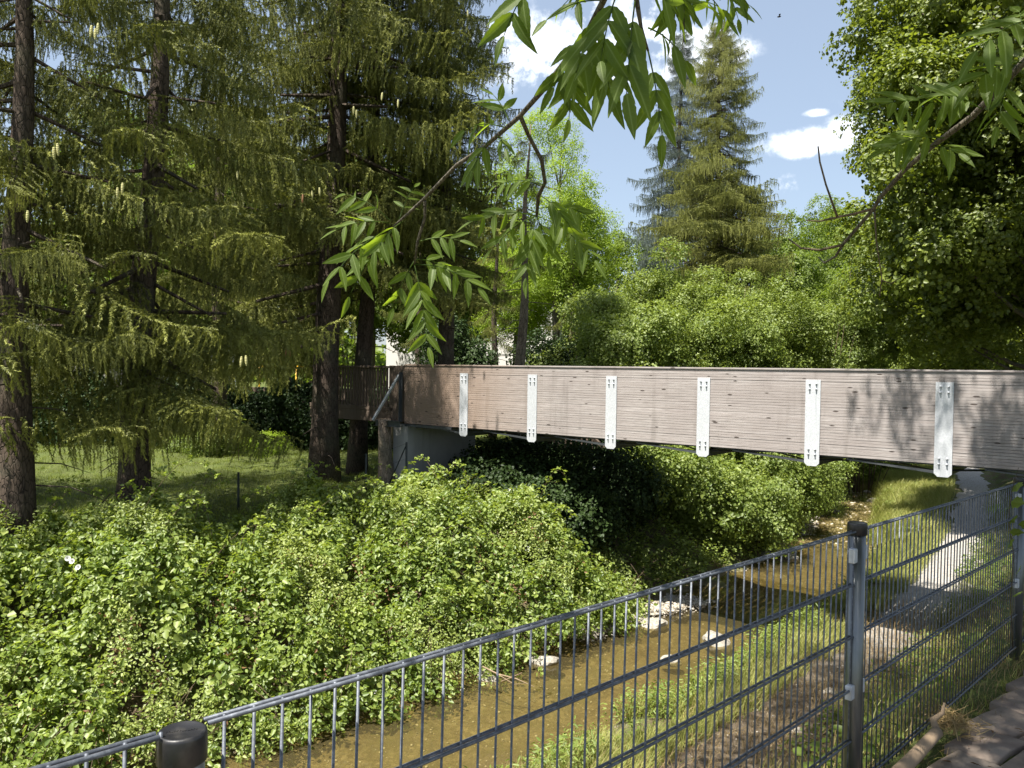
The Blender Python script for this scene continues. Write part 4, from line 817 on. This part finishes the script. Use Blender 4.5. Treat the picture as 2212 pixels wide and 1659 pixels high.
def veg(name, N_, sampler, variants, scl=(.8, 1.2), up=.8, label=None, m='bramble_leaf', dmax=.45, wpull=.0):
    s, t = sampler(N_); N_ = len(s); x, y = xy(s, t); z = topz(s, t); e = .12
    gs = (topz(s + e, t) - topz(s - e, t)) / (2 * e); gt = (topz(s, t + e) - topz(s, t - e)) / (2 * e)
    n_ = np.stack([-(gs * US[0] + gt * NT[0]), -(gs * US[1] + gt * NT[1]), np.ones(N_)], 1); n_ /= np.linalg.norm(n_, axis=1, keepdims=True)
    dep = rng.random(N_) ** 1.6 * dmax; T = np.stack([x, y, z], 1) - n_ * dep[:, None] - n_ * .15
    D = n_ + rng.normal(size=(N_, 3)) * .45 + np.array([[0, 0, .25]]) + SUN[None] * .5
    V, Fq, tt_ = bake(variants, T, frames(D, rng.uniform(0, 6.28, N_)), rng.uniform(*scl, N_), rng.integers(0, len(variants), N_), rng.normal(0, .12, N_))
    return npmesh(name, V, Fq, m, tt_)
bs = [sprig(14, .074, .62, .28, .12, .8) for _ in range(6)]
def samp(n):
    s = rng.uniform(-2.5, 12.9, n); u_ = rng.uniform(-.75, 4.4, n); return s, np.interp(s, LX, LY) + u_
def patch_(s, t): return np.sin(s * 1.9 + 2.2 * t) + np.sin(1.1 * t - 2.9 * s + 2) + .6 * np.sin(4.3 * s + 3.1 * t)
def samp_a(n): s, t = samp(n); k = (patch_(s, t) < .75) & (np.sin(3.1 * s - 4.4 * t) * np.sin(5.2 * s + 1.7 * t) > -.86); return s[k], t[k]
def samp_b(n): s, t = samp(n); k = patch_(s, t) > .45; return s[k], t[k]
def samp_c(n): s, t = samp(n); k = patch_(s + 5, t + 3) > 1.0; return s[k], t[k]
bram = ob('bramble_thicket', veg('bramble_thicket', 15500, samp_a, bs)); tag(bram, 'sunlit bramble thicket covering the left bank down to the creek', kind='stuff')
ob('clematis', veg('clematis', 11000, samp_b, [sprig(20, .048, .62, .24, .12, .8) for _ in range(5)], m='clematis_leaf', dmax=.30), bram, kind='stuff')
ob('bindweed_leaves', veg('bindweed_leaves', 3400, samp_c, [sprig(8, .105, .8, .26, .12, .9) for _ in range(4)], m='clematis_leaf', dmax=.12), bram, kind='stuff')
# arching canes with leaves in threes
cb = MB(); T_, D_ = [], []; random.seed(9)
for i in range(110):
    s = random.uniform(-1, 12.2); u_ = random.uniform(-.5, 4.2); t = float(np.interp(s, LX, LY)) + u_; x, y = xy(s, t); z = float(topz(s, t)) - .1
    a = random.uniform(0, 6.28); h_ = random.uniform(.15, .6) if u_ > .5 else random.uniform(.0, .2); l_ = random.uniform(.5, 1.2)
    pl = [Vector((x + math.cos(a) * l_ * k / 6, y + math.sin(a) * l_ * k / 6, z + h_ * math.sin(math.pi * .75 * k / 6) * 1.3 - (.35 if u_ < .2 else 0) * (k / 6) ** 2)) for k in range(7)]
    cb.tube(pl, [.005 - .0005 * k for k in range(7)], 4)
    for k in range(1, 7):
        for _ in range(2): T_.append(pl[k]); D_.append((random.gauss(0, .6), random.gauss(0, .6), 1))
ob('cane', cb.mesh('cane', 'twig_bark', True), bram, kind='stuff')
T_ = np.array(T_); D_ = np.array(D_); ts = [sprig(4, .07, .62, .05, .03, 1.0) for _ in range(4)]
V, Fq, tt_ = bake(ts, T_, frames(D_, rng.uniform(0, 6.28, len(T_))), rng.uniform(.8, 1.2, len(T_)), rng.integers(0, 4, len(T_)), rng.normal(.1, .1, len(T_)))
ob('cane_leaves', npmesh('cane_leaves', V, Fq, 'bramble_leaf', tt_), bram, kind='stuff')
def blossom(n, r_, L_):
    B = rng.normal(size=(n, 3)) * r_; B[:, 2] *= .5; V, Fq, k = leaves(B, rand_dirs(n, .1), np.tile([[0, 0, 1.0]], (n, 1)) + rand_dirs(n) * .3, np.full(n, L_), np.full(n, L_ * .9)); return V, Fq, rng.random(n * k)
bl = [blossom(9, .028, .014) for _ in range(4)]
ob('blossom', veg('blossom', 420, samp, bl, m='flower_petal', dmax=.05), bram, kind='stuff')
ob('dead_leaves', veg('dead_leaves', 260, lambda n: (rng.uniform(2, 12.8, n), np.interp(rng.uniform(2, 12.8, n), LX, LY) + rng.uniform(-.4, 1.2, n)), [sprig(10, .05, .5, .2, .12, .4) for _ in range(3)], m='dry_leaf', dmax=.6), bram, kind='stuff')
# hanging roots and dry stems under the thicket at the waterline
rb = MB(); random.seed(12)
for i in range(170):
    s = random.uniform(2, 12.8); t = float(np.interp(s, LX, LY)) + random.uniform(-.45, .5); x, y = xy(s, t); z0 = random.uniform(-2.5, -2.0); a = random.uniform(0, 6.28); l_ = random.uniform(.15, .5)
    rb.tube([(x, y, z0), (x + math.cos(a) * l_ * .5, y + math.sin(a) * l_ * .5, z0 - .15), (x + math.cos(a) * l_, y + math.sin(a) * l_, max(-2.92, z0 - .5 - random.random() * .2))], [.004, .003, .0015], 4)
ob('dry_stems', rb.mesh('dry_stems', 'twig_bark', True), bram, kind='stuff')
# white bindweed flowers
def funnel():
    b = MB(); pr = [(.003, -.04), (.006, -.02), (.014, -.006), (.030, .0)]; n = 12
    b.v = [(r_ * math.cos(2 * math.pi * k / n), r_ * math.sin(2 * math.pi * k / n), z) for r_, z in pr for k in range(n)]; b.f = [(i * n + k, i * n + (k + 1) % n, (i + 1) * n + (k + 1) % n, (i + 1) * n + k) for i in range(3) for k in range(n)]; return b.mesh('bindweed_flower', 'flower_petal', True)
fm = funnel()
for (px, py, d, lab) in ((146, 1206, 9.4, 'white bindweed flower, upper left of the pair on the brambles at far left'), (155, 1212, 9.38, 'white bindweed flower, right of the pair on the brambles at far left'), (168, 1225, 9.3, 'white bindweed flower just below the pair on the far left brambles'), (300, 1200, 10.2, 'single white bindweed flower on the bramble top'), (1283, 960 + 50, 17, 'tiny white flower in the shade under the bridge'), (1100, 1058, 15.5, 'single white flower on the bramble crest below the pier')):
    q = P(px, py, d); zt = float(topz(*[np.array(v_) for v_ in st(q[0], q[1])])) if px < 1200 else q[2]
    tag(ob('bindweed_flower', fm, None, q, (R(60), 0, random.uniform(-.5, .5)), 1.1), lab, 'flower', 'white bindweed flowers')

# grasses
def tuft(nb, h_, w_, lean=.5, spread=.05):
    V, Fq, T = [], [], []; 
    for i in range(nb):
        a = rng.uniform(0, 6.28); b0 = np.array([rng.normal() * spread, rng.normal() * spread, -.02]); hh = h_ * rng.uniform(.5, 1.15); ln = rng.uniform(.1, lean); d = np.array([math.cos(a), math.sin(a), 0]); sd = np.array([-math.sin(a + .6), math.cos(a + .6), 0]); k = len(V)
        for j in range(4):
            u_ = j / 3; p = b0 + d * hh * ln * u_ ** 2 + np.array([0, 0, hh * (u_ - .25 * ln * u_ ** 2)]); w = w_ * (1 - u_ ** 1.5) + .0006
            V += [p - sd * w * .5, p + sd * w * .5]
        Fq += [(k + 2 * j, k + 2 * j + 1, k + 2 * j + 3, k + 2 * j + 2) for j in range(3)]; T += [float(np.clip(rng.normal(.5, .25), 0, 1))] * 8
    return np.array(V), np.array(Fq), np.array(T)
def field(name, N_, s, t, variants, m, scl=(.7, 1.2), label=None, parent=None, lift=0.0, up=1.0):
    x, y = xy(s, t); z = ground(s, t) + lift; D = np.stack([rng.normal(size=N_) * .12, rng.normal(size=N_) * .12, np.ones(N_)], 1)
    V, Fq, tt_ = bake(variants, np.stack([x, y, z], 1), frames(D, rng.uniform(0, 6.28, N_)), rng.uniform(*scl, N_), rng.integers(0, len(variants), N_), rng.normal(0, .15, N_))
    o = ob(name, npmesh(name, V, Fq, m, tt_), parent); tag(o, label, kind='stuff'); return o
lawn_t = [tuft(6, .13, .008, .8, .06) for _ in range(5)]
N_ = 30000; s = rng.uniform(-3, 26, N_); u_ = 3.4 + rng.random(N_) ** 1.2 * 15; field('lawn_grass', N_, s, np.interp(s, LX, LY) + u_, lawn_t, 'lawn_blade', label='short shaded lawn under the spruces')
bank_t = [tuft(9, .27, .009, .8, .05) for _ in range(5)]
def between(n, s0, s1, a, b): s = rng.uniform(s0, s1, n); lo, hi = a(s), b(s); return s, lo + (hi - lo) * rng.random(n)
fR = lambda d: (lambda s: np.interp(s, RX, RY) + d); fP = lambda d: (lambda s: np.interp(s, PX, PY) + d)
def clumpy(s, t, k=.5, sc=1.0): v = np.sin(s * 2.3 * sc + 1.1 * t) + np.sin(s * .9 - 2.7 * t * sc) + np.sin(5.1 * s + 4 * t) * .6; return v > -k
s, t = between(12000, 2, 24, fP(.50), fR(-.08)); k = clumpy(s, t, .75); field('creek_grass', int(k.sum()), s[k], t[k], bank_t, 'grass_blade', label='tall sunlit grass between the creek and the lower path')
s, t = between(7000, 22, 40, fP(.85), fR(.1)); field('creek_grass', len(s), s, t, bank_t, 'grass_blade', (1.2, 2.1), label='dense tall grass on the far right bank under the beam')
dark_t = [tuft(6, .28, .008, 1.0, .07) for _ in range(5)]
s, t = between(11000, 1, 32, lambda s: 0 * s + 1.35, fP(-.35)); k = clumpy(s, t, .9); field('bank_grass', int(k.sum()), s[k], t[k], dark_t, 'grass_blade', (.6, 1.2), label='sparse grass and weeds on the slope behind the fence')
dry_t = [tuft(7, .26, .0045, 1.4, .05) for _ in range(4)]
s, t = between(3500, 1, 15, lambda s: 0 * s + 1.3, fP(.9)); field('dry_grass', len(s), s, t, dry_t, 'dry_blade', (.6, 1.4), label='dry straw on the slope behind the fence')
# leafy herbs
herb = [sprig(18, .065, .30, .34, .05, .9) for _ in range(5)]
s, t = between(900, 4.5, 16, fP(.95), fR(.15)); k = clumpy(s, t, .5, 1.4); field('creek_herbs', int(k.sum()), s[k], t[k], herb, 'hazel_leaf', (.7, 1.3), label='nettle like herbs along the right waterline')
s, t = between(1500, 22, 40, fP(1.0), fR(.2)); field('creek_herbs', len(s), s, t, herb, 'hazel_leaf', (.7, 1.2), label='herbs among the far bank grass')
slope = [sprig(14, .055, .7, .16, .14, 1.0) for _ in range(5)]
s, t = between(3600, 1, 24, lambda s: 0 * s + 1.35, fP(-.3)); k = clumpy(s, t, .3, .8); field('ground_cover', int(k.sum()), s[k], t[k], slope, 'wood_leaf', (.7, 1.2), label='low leafy ground cover on the slope behind the fence')
s, t = between(3400, 11, 30, lambda s: np.interp(s, LX, LY) + .1, lambda s: np.interp(s, LX, LY) + 4); field('ground_cover', len(s), s, t, [sprig(16, .07, .7, .3, .2, 1.0) for _ in range(4)], 'hazel_leaf', (.8, 1.4), label='leafy ground cover on the left bank beyond the bridge')
foot = [tuft(5, .09, .003, 1.6, .03) for _ in range(4)]
s = rng.uniform(.5, 8, 700); t = rng.uniform(.98, 1.28, 700); field('fence_foot_grass', 700, s, t, foot, 'dry_blade', (.5, 1.2), label='dry grass along the foot of the fence')
s = rng.uniform(2, 8, 160); t = rng.uniform(1.02, 1.3, 160); field('fence_foot_grass', 160, s, t, [tuft(5, .12, .005, .9, .03) for _ in range(3)], 'grass_blade', (.5, 1.2), label='green grass tufts along the foot of the fence')

# hedge behind the lawn, far wood
N_ = 5200; q0, q1 = P(-500, 900, 26)[:2], P(840, 900, 25)[:2]; u_ = rng.random(N_); w = rng.random(N_)
X = q0[0] + (q1[0] - q0[0]) * u_; Y = q0[1] + (q1[1] - q0[1]) * u_; zt = .9 + .25 * np.sin(X * 1.7) + .15 * np.sin(X * 4.1); Z = -1.0 + (zt + 1.0) * w ** .8; Y = Y - .5 + .5 * w ** 2 + rng.normal(size=N_) * .18 + .25 * np.sin(X * 2.3 + Z * 2)
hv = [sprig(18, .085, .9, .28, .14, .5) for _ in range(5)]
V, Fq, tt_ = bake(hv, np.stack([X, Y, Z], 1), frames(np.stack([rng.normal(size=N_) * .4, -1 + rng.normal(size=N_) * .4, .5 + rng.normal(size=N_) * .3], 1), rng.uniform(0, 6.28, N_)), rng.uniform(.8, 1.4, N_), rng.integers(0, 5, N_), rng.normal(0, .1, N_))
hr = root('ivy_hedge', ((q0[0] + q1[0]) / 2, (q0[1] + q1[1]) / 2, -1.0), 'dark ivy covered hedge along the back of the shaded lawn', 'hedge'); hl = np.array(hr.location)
ob('foliage', npmesh('foliage', V - hl[None], Fq, 'ivy_and_shade_leaf', tt_), hr)
ob('hedge_core', MB().box((0, .35, 1.0), (float(abs(q1[0] - q0[0])), .5, 1.9)).mesh('hedge_core', 'brick_wall'), hr)
N_ = 5200; a = rng.uniform(-1.35, 1.35, N_); d = rng.uniform(72, 90, N_); X = np.sin(a) * d; Y = np.cos(a) * d; hh = 6.0 + 2.2 * np.sin(a * 9) + 1.5 * np.sin(a * 23 + 1); Z = -1 + rng.random(N_) ** .8 * hh
fv = [sprig(14, .75, .8, 1.6, 1.1, .5) for _ in range(4)]
V, Fq, tt_ = bake(fv, np.stack([X, Y, Z], 1), frames(rand_dirs(N_, .6), rng.uniform(0, 6.28, N_)), rng.uniform(.8, 1.3, N_), rng.integers(0, 4, N_), rng.normal(0, .1, N_))
tag(ob('distant_wood', npmesh('distant_wood', V, Fq, 'wood_leaf', tt_)), 'distant belt of trees closing the horizon', kind='stuff')

# ------------------------------------------------------------------ stones, gravel, driftwood
def rock_mesh(seed, flat_=.6, n=3, rough=.16):
    import bmesh
    bm = bmesh.new(); bmesh.ops.create_icosphere(bm, subdivisions=n, radius=1); r4 = random.Random(seed); dirs = [(Vector((r4.gauss(0, 1), r4.gauss(0, 1), r4.gauss(0, 1))).normalized(), r4.uniform(.55, .95)) for _ in range(9)]
    for v in bm.verts:
        p = v.co.normalized(); k = 1.0
        for d_, c_ in dirs:
            dd = p.dot(d_)
            if dd > c_ * .7: k = min(k, c_ / max(dd, .01))
        k += rough * .35 * math.sin(p.x * 7 + seed) * math.sin(p.y * 6) * math.sin(p.z * 8); v.co = Vector((p.x * k, p.y * k * .8, p.z * k * flat_))
    me = bpy.data.meshes.new('rock'); bm.to_mesh(me); bm.free(); me.materials.append(MATS['stone']); return me
for i, (px, py, sz, sink, lab) in enumerate(((1177, 1428, .27, .02, 'pale flat topped stone standing in the shallow creek'), (1545, 1384, .34, .03, 'broad pale stone in the creek at the edge of the bridge shadow'), (1448, 1424, .20, .03, 'small round pale stone left of the broad one in the creek'),
        (1404, 1346, .40, .05, 'angular pale slab at the tip of the gravel bar'), (1052, 1466, .24, .02, 'pale stone at the foot of the brambles beside the driftwood'), (1068, 1415, .22, .0, 'stone half hidden under the brambles above the driftwood'), (1885, 1083, .36, .05, 'pale stone in the far riffle'), (1873, 1062, .22, .05, 'small stone behind the one in the far riffle'),
        (1695, 1192, .55, .05, 'light boulder at the left waterline beyond the bridge'), (1655, 1200, .34, .05, 'light boulder beside the bigger one at the left waterline'), (1712, 1206, .22, .03, 'small light stone at the foot of the boulder'), (1742, 1121, .10, .0, 'tiny white stone in the water by the middle post'), (1760, 1112, .09, .0, 'tiny white stone behind the middle post'),
        (1840, 1475, .11, -.35, 'grey stone in the grass right of the creek'), (1725, 1590, .10, -.4, 'grey stone at the edge of the lower path'), (1790, 1505, .12, -.4, 'pale stone on the lower path edge'), (1245, 1640, .2, -.05, 'brownish stone at the near waterline'), (1985, 1300, .3, .0, 'dark stone at the water edge behind the middle post'))):
    q = PG(px, py, WATER + (.0 if sink > -.1 else -sink)); r4 = random.Random(i)
    tag(ob('rock', rock_mesh(40 + i, .5 if i != 3 else .35), None, (q[0], q[1], q[2] - sink if sink > -.1 else gz(q[0], q[1])), (r4.uniform(-.2, .2), r4.uniform(-.2, .2), r4.uniform(0, 6)), sz), lab, 'stone', 'stones in and beside the creek')
def pebbles(name, N_, s, t, zf, r0, r1, label, parent=None):
    import bmesh
    vs = []
    for sd in range(4):
        bm = bmesh.new(); bmesh.ops.create_icosphere(bm, subdivisions=1, radius=1); v = np.array([tuple(q.co) for q in bm.verts]); f = np.array([[q.index for q in p.verts] for p in bm.faces]); bm.free()
        v = v * (1 + .25 * rng.normal(size=(len(v), 1)).clip(-1, 1)) * np.array([[1, .75, .5]]); vs.append((v, f, np.zeros(len(v))))
    x, y = xy(s, t); z = zf(s, t); D = np.stack([rng.normal(size=N_) * .2, rng.normal(size=N_) * .2, np.ones(N_)], 1)
    V, Fq, tt_ = bake(vs, np.stack([x, y, z], 1), frames(D, rng.uniform(0, 6.28, N_)), r0 * (r1 / r0) ** rng.random(N_) ** 1.5 if False else r0 + (r1 - r0) * rng.random(N_) ** 3, rng.integers(0, 4, N_), rng.uniform(0, 1, N_))
    o = ob(name, npmesh(name, V, Fq, 'pebble', tt_)); tag(o, label, kind='stuff')
gb = [PG(a, b, WATER) for a, b in ((1255, 1372), (1300, 1345), (1345, 1330), (1390, 1322), (1440, 1315), (1500, 1300))]
gs_, gt_ = [], []
for _ in range(5200):
    k = rng.integers(0, 5); u_ = rng.random(); q = gb[k] * (1 - u_) + gb[k + 1] * u_; a, b = st(q[0], q[1]); gs_.append(a + rng.normal() * .12); gt_.append(b + rng.normal() * .16 - .08)
gs_, gt_ = np.array(gs_), np.array(gt_)
def bar(s, t): return np.full(len(s), WATER + .02) + .07 * rng.random(len(s)) 
pebbles('gravel_bar', len(gs_), gs_, gt_, bar, .012, .055, 'pale gravel bar at the left waterline just before the bridge shadow')
BB = MB()
for k in range(5):
    a, b = gb[k], gb[k + 1]; w = np.array([NT[0], NT[1], 0]) * .30; BB.add([a - w + [0, 0, -.12], b - w + [0, 0, -.12], b + [0, 0, .01], a + [0, 0, .01], b + w * 2.6 + [0, 0, .05], a + w * 2.6 + [0, 0, .05]], [(0, 1, 2, 3), (3, 2, 4, 5)])
ob('gravel_bed', BB.mesh('gravel_bed', 'gravel', True), kind='structure')
s, t = between(2400, 4, 22, fR(-.2), lambda s: np.interp(s, LX, LY) + .1); pebbles('creek_pebbles', len(s), s, t, lambda s, t: ground(s, t) + .005, .01, .03, 'pebbles on the creek bed')
s, t = between(1800, 21, 32, fR(.0), lambda s: np.interp(s, LX, LY)); pebbles('creek_pebbles', len(s), s, t, lambda s, t: np.maximum(ground(s, t) + .02, WATER - .04 + 0 * s), .03, .10, 'stones breaking the surface in the far riffle')
s, t = between(2500, 2, 20, fP(-.9), fP(1.1)); pebbles('path_gravel', len(s), s, t, lambda s, t: ground(s, t) + .01, .006, .022, 'loose gravel on the lower path')
dw = root('driftwood_twig', PG(1060, 1445, WATER), 'bare forked twig lying in the water beside the brambles', 'driftwood'); dl = np.array(dw.location)
w1 = [P(1043, 1440, 11.2), P(1075, 1456, 11.0), P(1115, 1466, 10.9), P(1155, 1484, 10.7)]
ob('stick', MB().tube([q - dl for q in w1], [.013, .011, .008, .003], 6, wob=.2).mesh('stick', 'log_wood', True), dw)
ob('side_stick', MB().tube([P(1082, 1472, 10.9) - dl, P(1105, 1463, 10.9) - dl, P(1128, 1453, 10.9) - dl], [.006, .006, .004], 5).mesh('side_stick', 'log_wood', True), dw)
ob('side_stick', MB().tube([w1[1] - dl, P(1110, 1478, 10.8) - dl, P(1135, 1476, 10.8) - dl], [.006, .004, .003], 5).mesh('side_stick', 'log_wood', True), dw)
# fallen branch on the paving beside the fence
lg = []
for (px, py, r_) in ((1895, 1715, .028), (1948, 1662, .028), (1979, 1631, .027), (2005, 1602, .0265), (2024, 1582, .025)):
    q = PG(px, py, .01 + r_); lg.append((q, r_))
fb = root('fallen_branch', lg[2][0], 'thick bare fallen branch lying on the paving along the fence', 'branch'); fl = np.array(fb.location)
ob('wood', MB().tube([q - fl for q, _ in lg], [r_ for _, r_ in lg], 14, wob=.05).mesh('wood', 'log_wood', True), fb)
e = lg[-1][0]; ob('side_branch', MB().tube([e - fl, e - fl + [.015, .06, .03], P(2036, 1540, np.dot(e - CAM, _f) + .06) - fl, P(2040, 1518, np.dot(e - CAM, _f) + .06) - fl], [.019, .015, .010, .004], 9, wob=.15).mesh('side_branch', 'log_wood', True), fb)
q = PG(2052, 1572, .0); N_ = 170; s0_, t0_ = st(q[0], q[1])
x = q[0] + rng.normal(size=N_) * .05; y = q[1] + rng.normal(size=N_) * .06
V, Fq, tt_ = bake([tuft(3, .10, .004, .6, .01) for _ in range(4)], np.stack([x, y, np.full(N_, q[2] + .015) + rng.random(N_) * .03], 1), frames(np.stack([rng.normal(size=N_), rng.normal(size=N_), .25 + 0 * x], 1), rng.uniform(0, 6.28, N_)), rng.uniform(.5, 1, N_), rng.integers(0, 4, N_), rng.normal(0, .2, N_))
tag(ob('straw_heap', npmesh('straw_heap', V, Fq, 'dry_blade', tt_)), 'little heap of dry straw against the fallen branch', kind='stuff')
# litter on the paving
N_ = 260; s = rng.uniform(1.5, 8, N_); t = 1.0 - np.abs(rng.normal(size=N_)) * .9; x, y = xy(s, t); z = ground(s, t) + .055
B = np.stack([x, y, z], 1); V, Fq, k = leaves(B, rng.normal(size=(N_, 3)) * [1, 1, .08], np.tile([[0, 0, 1.0]], (N_, 1)) + rand_dirs(N_) * .25, rng.uniform(.015, .05, N_), rng.uniform(.005, .014, N_))
tag(ob('leaf_litter', npmesh('leaf_litter', V, Fq, 'dry_leaf', rng.random(N_ * k))), 'scattered dry leaves on the paving', kind='stuff')

# vine by the right post
vn = root('climbing_vine', P(2192, 1300, 4.75), 'thin vine with a few toothed leaves climbing the right fence post', 'vine'); vl = np.array(vn.location)
ob('stem', MB().tube([P(a, b, 4.72) - vl for a, b in ((2188, 1400), (2183, 1300), (2190, 1200), (2178, 1120), (2186, 1060), (2200, 1010))], [.003, .003, .0025, .0025, .002, .001], 5).mesh('stem', 'twig_bark', True), vn)
vleaf = MB().add([(0, 0, 0), (.012, .02, .004), (.02, .038, .0), (.035, .03, .003), (.045, .034, -.002), (.06, .012, 0), (.078, 0, -.008), (.06, -.012, 0), (.045, -.034, -.002), (.035, -.03, .003), (.02, -.038, 0), (.012, -.02, .004), (.04, 0, -.004)], [(0, 1, 12), (1, 2, 3, 12), (3, 4, 5, 12), (5, 6, 12), (6, 7, 12), (7, 8, 9, 12), (9, 10, 11, 12), (11, 0, 12)]).mesh('leaf', 'hazel_leaf')
for (a, b) in ((2197, 1062), (2184, 1085), (2190, 1118), (2199, 1133), (2180, 1150), (2186, 1180), (2200, 1235), (2192, 1290), (2170, 1105), (2150, 1090)): ob('leaf', vleaf, vn, P(a, b, 4.68) - vl, (random.uniform(-1.2, -.4), random.uniform(-.6, .6), random.uniform(-1.5, 1.5)), random.uniform(.9, 1.3))

# thin green fence posts and wires on the lawn edge
lf_ = root('wire_fence', P(515, 1060, 14.6), 'low dark wire fence with thin posts at the edge of the lawn', 'fence'); ll_ = np.array(lf_.location); tops = []
for (px, ty, by, d) in ((236, 1085, 1180, 12.4), (515, 1020, 1120, 14.6), (791, 980, 1090, 16.3), (878, 955, 1070, 16.9)):
    a, b = P(px, ty, d), P(px, by, d); tops.append(a); ob('post', MB().tube([b - ll_ - [0, 0, .3], a - ll_], .022, 8).mesh('post', 'green_post', True), lf_)
for dz in (.03, .35): 
    for a, b in zip(tops[:-1], tops[1:]): ob('wire', MB().tube([a - ll_ - [0, 0, dz], (a + b) / 2 - ll_ - [0, 0, dz + .03], b - ll_ - [0, 0, dz]], .0025, 4).mesh('wire', 'green_post', True), lf_)
ob('brace', MB().tube([P(842, 1042, 16.6) - ll_, P(876, 965, 16.9) - ll_], .015, 6).mesh('brace', 'green_post', True), lf_)
# sapling on the lawn
sp_ = root('sapling', P(515, 975, 21.5), 'thin sapling with pale leaves standing right of the round bush', 'plant'); sl_ = np.array(sp_.location)
ob('stem', MB().tube([(0, 0, -.3), (0, 0, .2), (.03, 0, .55), (0, 0, .95)], [.01, .008, .006, .003], 5).mesh('stem', 'twig_bark', True), sp_)
V, Fq, tt_ = sprig(34, .14, .5, 1.0, .10, .8); ob('foliage', npmesh('foliage', V, Fq, 'hazel_leaf', tt_), sp_)

# house and play frame glimpsed through the trees
hx, hy = at(1040, 700, 50); house = root('house', (hx, hy, -1), 'white rendered house glimpsed between the trunks above the bridge', 'house', rz=R(-6))
ob('wall', MB().box((0, 0, 4.0), (10, 8, 8)).mesh('wall', 'white_render'), house)
ob('roof', MB().add([(-5.3, -4.6, 7.9), (5.3, -4.6, 7.9), (5.3, 4.6, 7.9), (-5.3, 4.6, 7.9), (-5.3, 0, 9.6), (5.3, 0, 9.6)], [(0, 1, 5, 4), (2, 3, 4, 5), (0, 4, 3), (1, 2, 5), (3, 2, 1, 0)]).mesh('roof', 'roof_tile'), house)
for ix_ in range(3):
    for iz in range(2):
        wx, wz = -3.1 + ix_ * 3.1, 2.0 + iz * 3.0; f_ = ob('window', MB().box((wx, -4.03, wz), (1.3, .08, 1.5)).mesh('window', 'white_render'), house); ob('pane', MB().box((wx, -4.075, wz), (1.1, .02, 1.3)).mesh('pane', 'window_glass'), f_)
hx, hy = at(250, 760, 46); h2 = root('house', (hx, hy, -1), 'pale house barely visible behind the leftmost trunks', 'house', rz=R(8))
ob('wall', MB().box((0, 0, 2.6), (12, 7, 5.2)).mesh('wall', 'white_render'), h2)
ob('roof', MB().add([(-6.4, -4, 5.1), (6.4, -4, 5.1), (6.4, 4, 5.1), (-6.4, 4, 5.1), (-6.4, 0, 7.6), (6.4, 0, 7.6)], [(0, 1, 5, 4), (2, 3, 4, 5), (0, 4, 3), (1, 2, 5), (3, 2, 1, 0)]).mesh('roof', 'roof_tile'), h2)
for ix_ in range(3): f_ = ob('window', MB().box((-3.6 + ix_ * 3.4, -3.53, 2.6), (1.3, .08, 1.3)).mesh('window', 'white_render'), h2); ob('pane', MB().box((-3.6 + ix_ * 3.4, -3.575, 2.6), (1.1, .02, 1.1)).mesh('pane', 'window_glass'), f_)
pfr = root('play_frame', P(620, 900, 29), 'yellow pipe climbing frame behind the hedge', 'play frame'); pl_ = np.array(pfr.location)
for a, b in (((560, 792), (682, 792)), ((682, 792), (682, 900)), ((560, 792), (560, 900)), ((640, 792), (640, 900)), ((560, 850), (682, 850))): ob('pipe', MB().tube([P(*a, 29) - pl_, P(*b, 29) - pl_], .03, 8).mesh('pipe', 'yellow_paint', True), pfr)
# small flying insect
ins = root('insect', P(1683, 36, 2.4), 'tiny dark flying insect against the blue sky', 'insect')
ob('body', MB().lathe([(.0005, -.006), (.0022, -.003), (.0026, 0), (.0018, .004), (.0004, .006)], 8).mesh('body', 'insect_black', True), ins, rot=(0, R(80), 0))
for sg in (-1, 1): ob('wing', MB().add([(0, 0, .001), (-.004, sg * .008, .004), (.001, sg * .010, .005), (.003, sg * .004, .003)], [(0, 1, 2, 3)]).mesh('wing', 'insect_black'), ins)
print('LEAFLETS', cnt, 'OBJECTS', len(SC.objects), 'TRIS', sum(len(m_.loops) - 2 * len(m_.polygons) for m_ in bpy.data.meshes))
